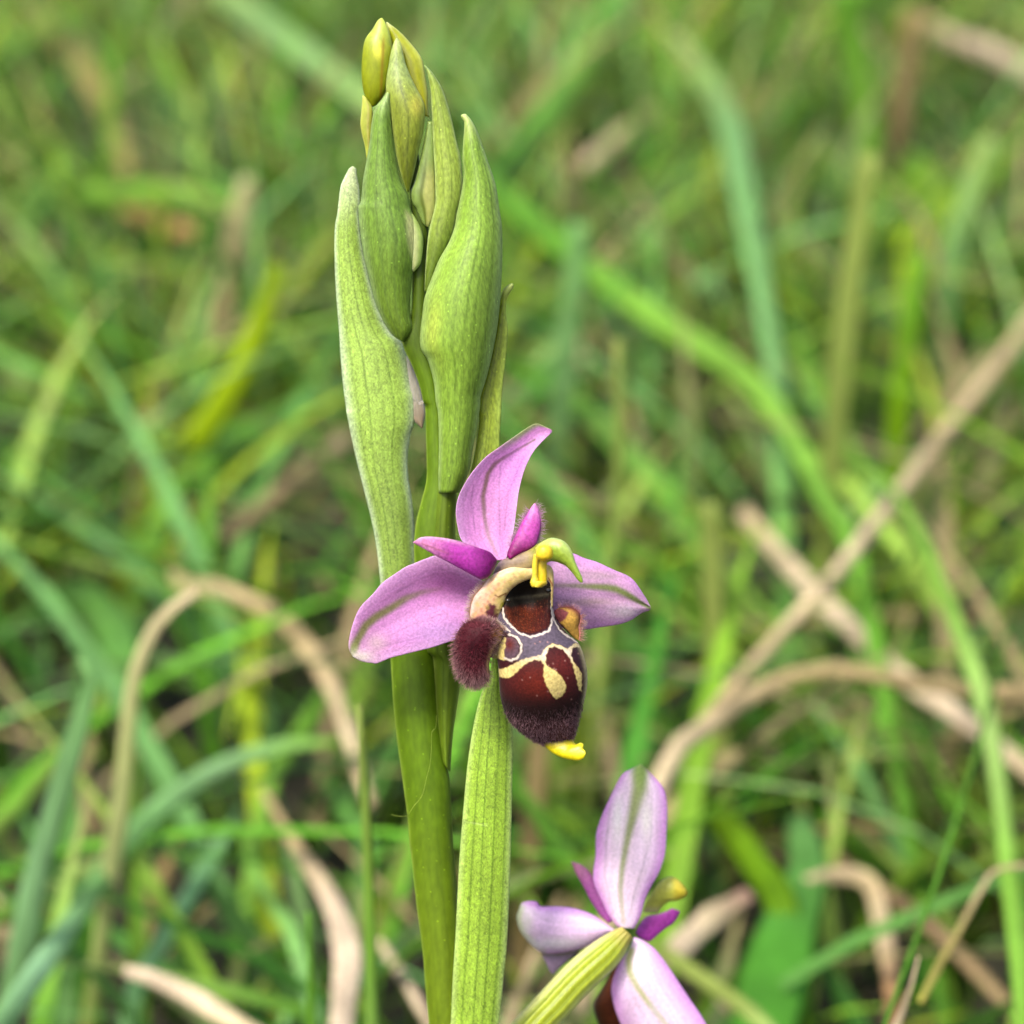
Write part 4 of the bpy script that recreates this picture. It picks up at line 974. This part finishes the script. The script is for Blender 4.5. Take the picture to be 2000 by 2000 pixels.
def edge_hairs(pts, n, off, ln, outward, c0, c1, rad=0.000026):
    P = spline(pts, n); q = on_plane(P[:, 0], P[:, 1], off)
    T = np.gradient(q, axis=0); T /= np.linalg.norm(T, axis=1, keepdims=True)
    vd = q - C; vd /= np.linalg.norm(vd, axis=1, keepdims=True)
    sd_ = np.cross(T, vd) * outward
    d = sd_ + (r.random(q.shape) - 0.5) * 0.8 - vd * 0.3
    return hairs('hair', q, d, ln * (0.5 + 0.8 * r.random(n)), rad, c0, c1, fl, BASE, r)


edge_hairs(q4([(262, 800), (240, 760), (235, 700), (260, 600), (320, 520), (380, 440)]), 260, 8.9, 0.0006, 1, S(238, 190, 160), S(246, 226, 226))
edge_hairs(R3([(1600, 950), (1542, 1050), (1492, 1150), (1452, 1225)]), 90, 7.8, 0.0006, -1, S(230, 150, 220), S(248, 226, 240))
edge_hairs(R3([(1640, 905), (1672, 960), (1686, 1060), (1664, 1175), (1630, 1232)]), 100, 7.8, 0.0006, 1, S(230, 150, 220), S(248, 226, 240))
edge_hairs(q4([(1100, 730), (1103, 760), (1088, 820), (1094, 880), (1088, 928)]), 120, 8.4, 0.0007, 1, S(220, 140, 130), S(246, 214, 196))
edge_hairs(q4([(345, 766), (430, 785), (485, 830), (500, 880), (480, 935), (432, 985), (400, 1050)]), 240, 10.2, 0.0004, 1, S(220, 180, 150), S(246, 226, 206))
edge_hairs(q4([(930, 672), (1000, 662), (1060, 680), (1098, 715)]), 90, 8.2, 0.0005, 1, S(226, 150, 160), S(246, 206, 216))

# ------------------------------------------------------------------ the lower flower, seen from behind
OVL = R7([(840, 1250), (770, 1282), (640, 1362), (500, 1472), (350, 1622), (200, 1782), (60, 1932), (-120, 2140), (-300, 2400)])
OVR = R7([(915, 1325), (880, 1402), (822, 1502), (730, 1602), (600, 1722), (470, 1868), (390, 1945), (180, 2180), (-40, 2460)])


def ov_col(U, V, X, Y):
    c = np.broadcast_to(S(172, 190, 50), U.shape + (3,)).copy()
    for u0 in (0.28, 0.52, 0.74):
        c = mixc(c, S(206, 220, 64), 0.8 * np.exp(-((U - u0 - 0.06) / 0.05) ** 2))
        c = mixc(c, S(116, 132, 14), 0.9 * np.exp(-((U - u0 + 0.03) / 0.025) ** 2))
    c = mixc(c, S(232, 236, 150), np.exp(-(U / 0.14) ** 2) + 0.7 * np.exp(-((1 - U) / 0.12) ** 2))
    c = mixc(c, S(190, 180, 90), smooth01(0.12, 0.0, V))
    return c


bOv = Body(OVL, OVR, 80, 46, lambda U, V, X, Y, W: -6.5 + 6.0 * V ** 1.2, lambda U, V, X, Y, W: 0.42 * W * (1 + 0.06 * np.sin(U * 26)), ov_col)
f2 = bOv.build('flower', M_BUD, orchid, BASE)
tag(f2, 'lower pink flower seen from behind on its ribbed yellow green ovary')
PL, PL_E = S(250, 226, 248, 1.3), S(232, 150, 240, 1.2)
bU = Body(R7([(962, 118), (905, 148), (842, 188), (780, 300), (702, 470), (660, 600), (655, 750), (640, 870), (645, 950), (702, 1080), (752, 1180), (815, 1260)]), R7([(976, 118), (1022, 160), (1080, 220), (1132, 290), (1156, 400), (1152, 600), (1140, 750), (1102, 870), (1050, 960), (1002, 1060), (970, 1180), (925, 1265)]), 80, 54,
          lambda U, V, X, Y, W: -9.5 + 2.0 * V + 0.16 * W * (1 - (2 * U - 1) ** 2) + 0.08 * np.exp(-((U - 0.5) / 0.12) ** 2), 0.28,
          sepal_col(PL, PL_E, R7([(970, 140), (965, 280), (930, 420), (895, 560), (865, 700), (840, 850), (828, 1000), (850, 1220)]), S(164, 186, 84), [15, 14, 9, 6, 5, 4.5, 4.5], [R7([(760, 400), (730, 650), (720, 900), (780, 1150)]), R7([(1040, 400), (1045, 600), (1000, 800), (920, 1050), (890, 1180)]), R7([(840, 330), (740, 600)])],
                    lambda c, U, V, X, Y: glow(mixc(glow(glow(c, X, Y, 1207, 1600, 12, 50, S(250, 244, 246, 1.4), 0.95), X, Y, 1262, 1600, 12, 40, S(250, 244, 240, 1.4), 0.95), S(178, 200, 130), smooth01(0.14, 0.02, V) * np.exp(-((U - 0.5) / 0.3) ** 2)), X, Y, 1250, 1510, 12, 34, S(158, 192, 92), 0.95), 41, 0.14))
bU.build('sepal', M_SEPAL, f2, BASE)
bP = Body(R7([(484, 798), (520, 885), (570, 970), (622, 1075), (682, 1165), (742, 1228)]), R7([(492, 796), (560, 820), (622, 880), (660, 960), (722, 1080), (772, 1215)]), 36, 24, lambda U, V, X, Y, W: -11.5 + 2 * V, 0.3, lambda U, V, X, Y: mixc(mixc(np.broadcast_to(S(186, 96, 180), U.shape + (3,)).copy(), S(212, 140, 176), smooth01(0.5, 0.0, V)), S(168, 72, 168), np.exp(-((U - 0.6) / 0.2) ** 2) * smooth01(0.4, 0.9, V)))
bP.build('petal', M_PETAL, f2, BASE)
bP = Body(R7([(1240, 1140), (1190, 1124), (1150, 1144), (1090, 1164), (1010, 1180), (960, 1240), (940, 1290)]), R7([(1246, 1150), (1205, 1222), (1150, 1262), (1100, 1302), (1032, 1356), (975, 1335), (945, 1310)]), 36, 24, lambda U, V, X, Y, W: -12 + 3 * V, 0.3, lambda U, V, X, Y: mixc(np.broadcast_to(S(172, 62, 166), U.shape + (3,)).copy(), S(200, 120, 196), np.exp(-(U / 0.15) ** 2) * 0.6))
bP.build('petal', M_PETAL, f2, BASE)
# left lateral sepal with its turned under lower half
bUn = Body(R7([(262, 1420), (300, 1490), (335, 1560), (352, 1582)]), R7([(640, 1370), (540, 1420), (440, 1510), (362, 1584)]), 26, 26, -11.2, 0.3, sepal_col(S(210, 182, 218), S(214, 180, 222), R7([(270, 1428), (400, 1432), (560, 1410)]), S(166, 164, 100), [6, 6]))
bUn.build('sepal_fold', M_SEPAL, f2, BASE)
bLs2 = Body(R7([(128, 1130), (135, 1092), (180, 1074), (245, 1078), (272, 1110), (380, 1110), (500, 1122), (620, 1160), (700, 1210), (790, 1275)]), R7([(112, 1150), (104, 1190), (125, 1275), (190, 1362), (280, 1434), (400, 1440), (540, 1410), (640, 1370), (740, 1310), (820, 1290)]), 60, 44, lambda U, V, X, Y, W: -11.5 + 3.5 * V + 0.25 * W * (1 - (2 * U - 1) ** 2), 0.3,
            sepal_col(S(240, 208, 246, 1.25), S(222, 156, 238, 1.15), R7([(130, 1120), (115, 1200), (150, 1310), (290, 1425)]), S(206, 224, 170), [8, 8, 6], [],
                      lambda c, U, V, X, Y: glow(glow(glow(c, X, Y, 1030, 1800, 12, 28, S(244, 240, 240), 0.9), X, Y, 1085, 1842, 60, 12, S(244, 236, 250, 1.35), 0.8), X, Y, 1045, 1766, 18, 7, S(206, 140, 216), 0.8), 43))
bLs2.build('sepal', M_SEPAL, f2, BASE)
bRs2 = Body(R7([(905, 1380), (860, 1450), (822, 1510), (782, 1600), (765, 1700), (788, 1820), (830, 1932), (900, 2080), (1000, 2200), (1150, 2300)]), R7([(925, 1325), (992, 1350), (1082, 1420), (1172, 1540), (1252, 1660), (1332, 1780), (1400, 1880), (1450, 1990), (1440, 2150), (1300, 2290)]), 70, 50, lambda U, V, X, Y, W: -8.0 - 1.0 * V + 0.14 * W * (1 - (2 * U - 1) ** 2), 0.3,
            sepal_col(S(244, 220, 248, 1.25), S(232, 158, 242, 1.15), R7([(905, 1420), (888, 1480), (895, 1570), (950, 1680), (1030, 1790), (1120, 1900), (1200, 2000)]), S(204, 212, 130), [7, 6, 5, 5, 5], [],
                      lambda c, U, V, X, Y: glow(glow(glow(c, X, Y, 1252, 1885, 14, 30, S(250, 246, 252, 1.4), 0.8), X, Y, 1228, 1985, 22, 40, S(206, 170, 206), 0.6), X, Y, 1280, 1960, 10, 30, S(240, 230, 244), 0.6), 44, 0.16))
bRs2.build('sepal', M_SEPAL, f2, BASE)
bCh = Body(R7([(985, 1150), (1010, 1075), (1045, 1020), (1090, 950), (1140, 912), (1185, 900)]), R7([(1095, 1155), (1115, 1125), (1165, 1080), (1230, 1070), (1288, 1035), (1292, 995), (1240, 930), (1192, 900)]), 34, 26, lambda U, V, X, Y, W: -12.0, lambda U, V, X, Y, W: 0.4 * W, lambda U, V, X, Y: mixc(mixc(np.broadcast_to(S(190, 196, 76), U.shape + (3,)).copy(), S(234, 216, 66), smooth01(1308, 1326, X) * smooth01(1800, 1740, Y)), S(206, 200, 150), smooth01(1765, 1785, Y)))
bCh.build('hood', M_WAX, f2, BASE)
bLb = Body(R7([(800, 1480), (745, 1600), (690, 1700), (645, 1790), (655, 1880), (690, 1960), (750, 2050), (830, 2100)]), R7([(880, 1480), (900, 1600), (920, 1700), (930, 1790), (930, 1880), (920, 1960), (900, 2050), (860, 2100)]), 40, 26, -13.0, lambda U, V, X, Y, W: 0.45 * W, lambda U, V, X, Y: mixc(np.broadcast_to(S(96, 44, 18), U.shape + (3,)).copy(), S(60, 36, 16), np.exp(-(U / 0.2) ** 2)))
bLb.build('lip', M_LIP, f2, BASE)

# ------------------------------------------------------------------ spider thread on the stem
def thread():
    path = R5([(640, 760), (632, 880), (596, 920), (590, 1100), (575, 1240), (545, 1350), (525, 1450), (490, 1540), (430, 1610), (385, 1680)])
    P = spline(path, 40); q = on_plane(P[:, 0], P[:, 1], 2.6)
    P2 = spline(R5([(375, 1708), (300, 1712), (240, 1704), (215, 1692)]), 12); q2 = on_plane(P2[:, 0], P2[:, 1], 1.0)
    q = np.vstack([q, q2])
    V = []; F = []
    for i in range(len(q)):
        for j in range(3):
            a = 2 * math.pi * j / 3
            V.append(q[i] + 0.000025 * np.array([math.cos(a), math.sin(a) * 0.5, math.sin(a)]))
    for i in range(len(q) - 1):
        for j in range(3):
            F.append([i * 3 + j, i * 3 + (j + 1) % 3, i * 3 + 3 + (j + 1) % 3, i * 3 + 3 + j])
    o = mesh_object('spider_thread', V, F, np.broadcast_to(S(176, 200, 80), (len(V), 3)), M_HAIR, None, q[-1]); o.location = q[-1]
    tag(o, 'fine pale spider thread clinging to the dark green stem', 'thread')


thread()
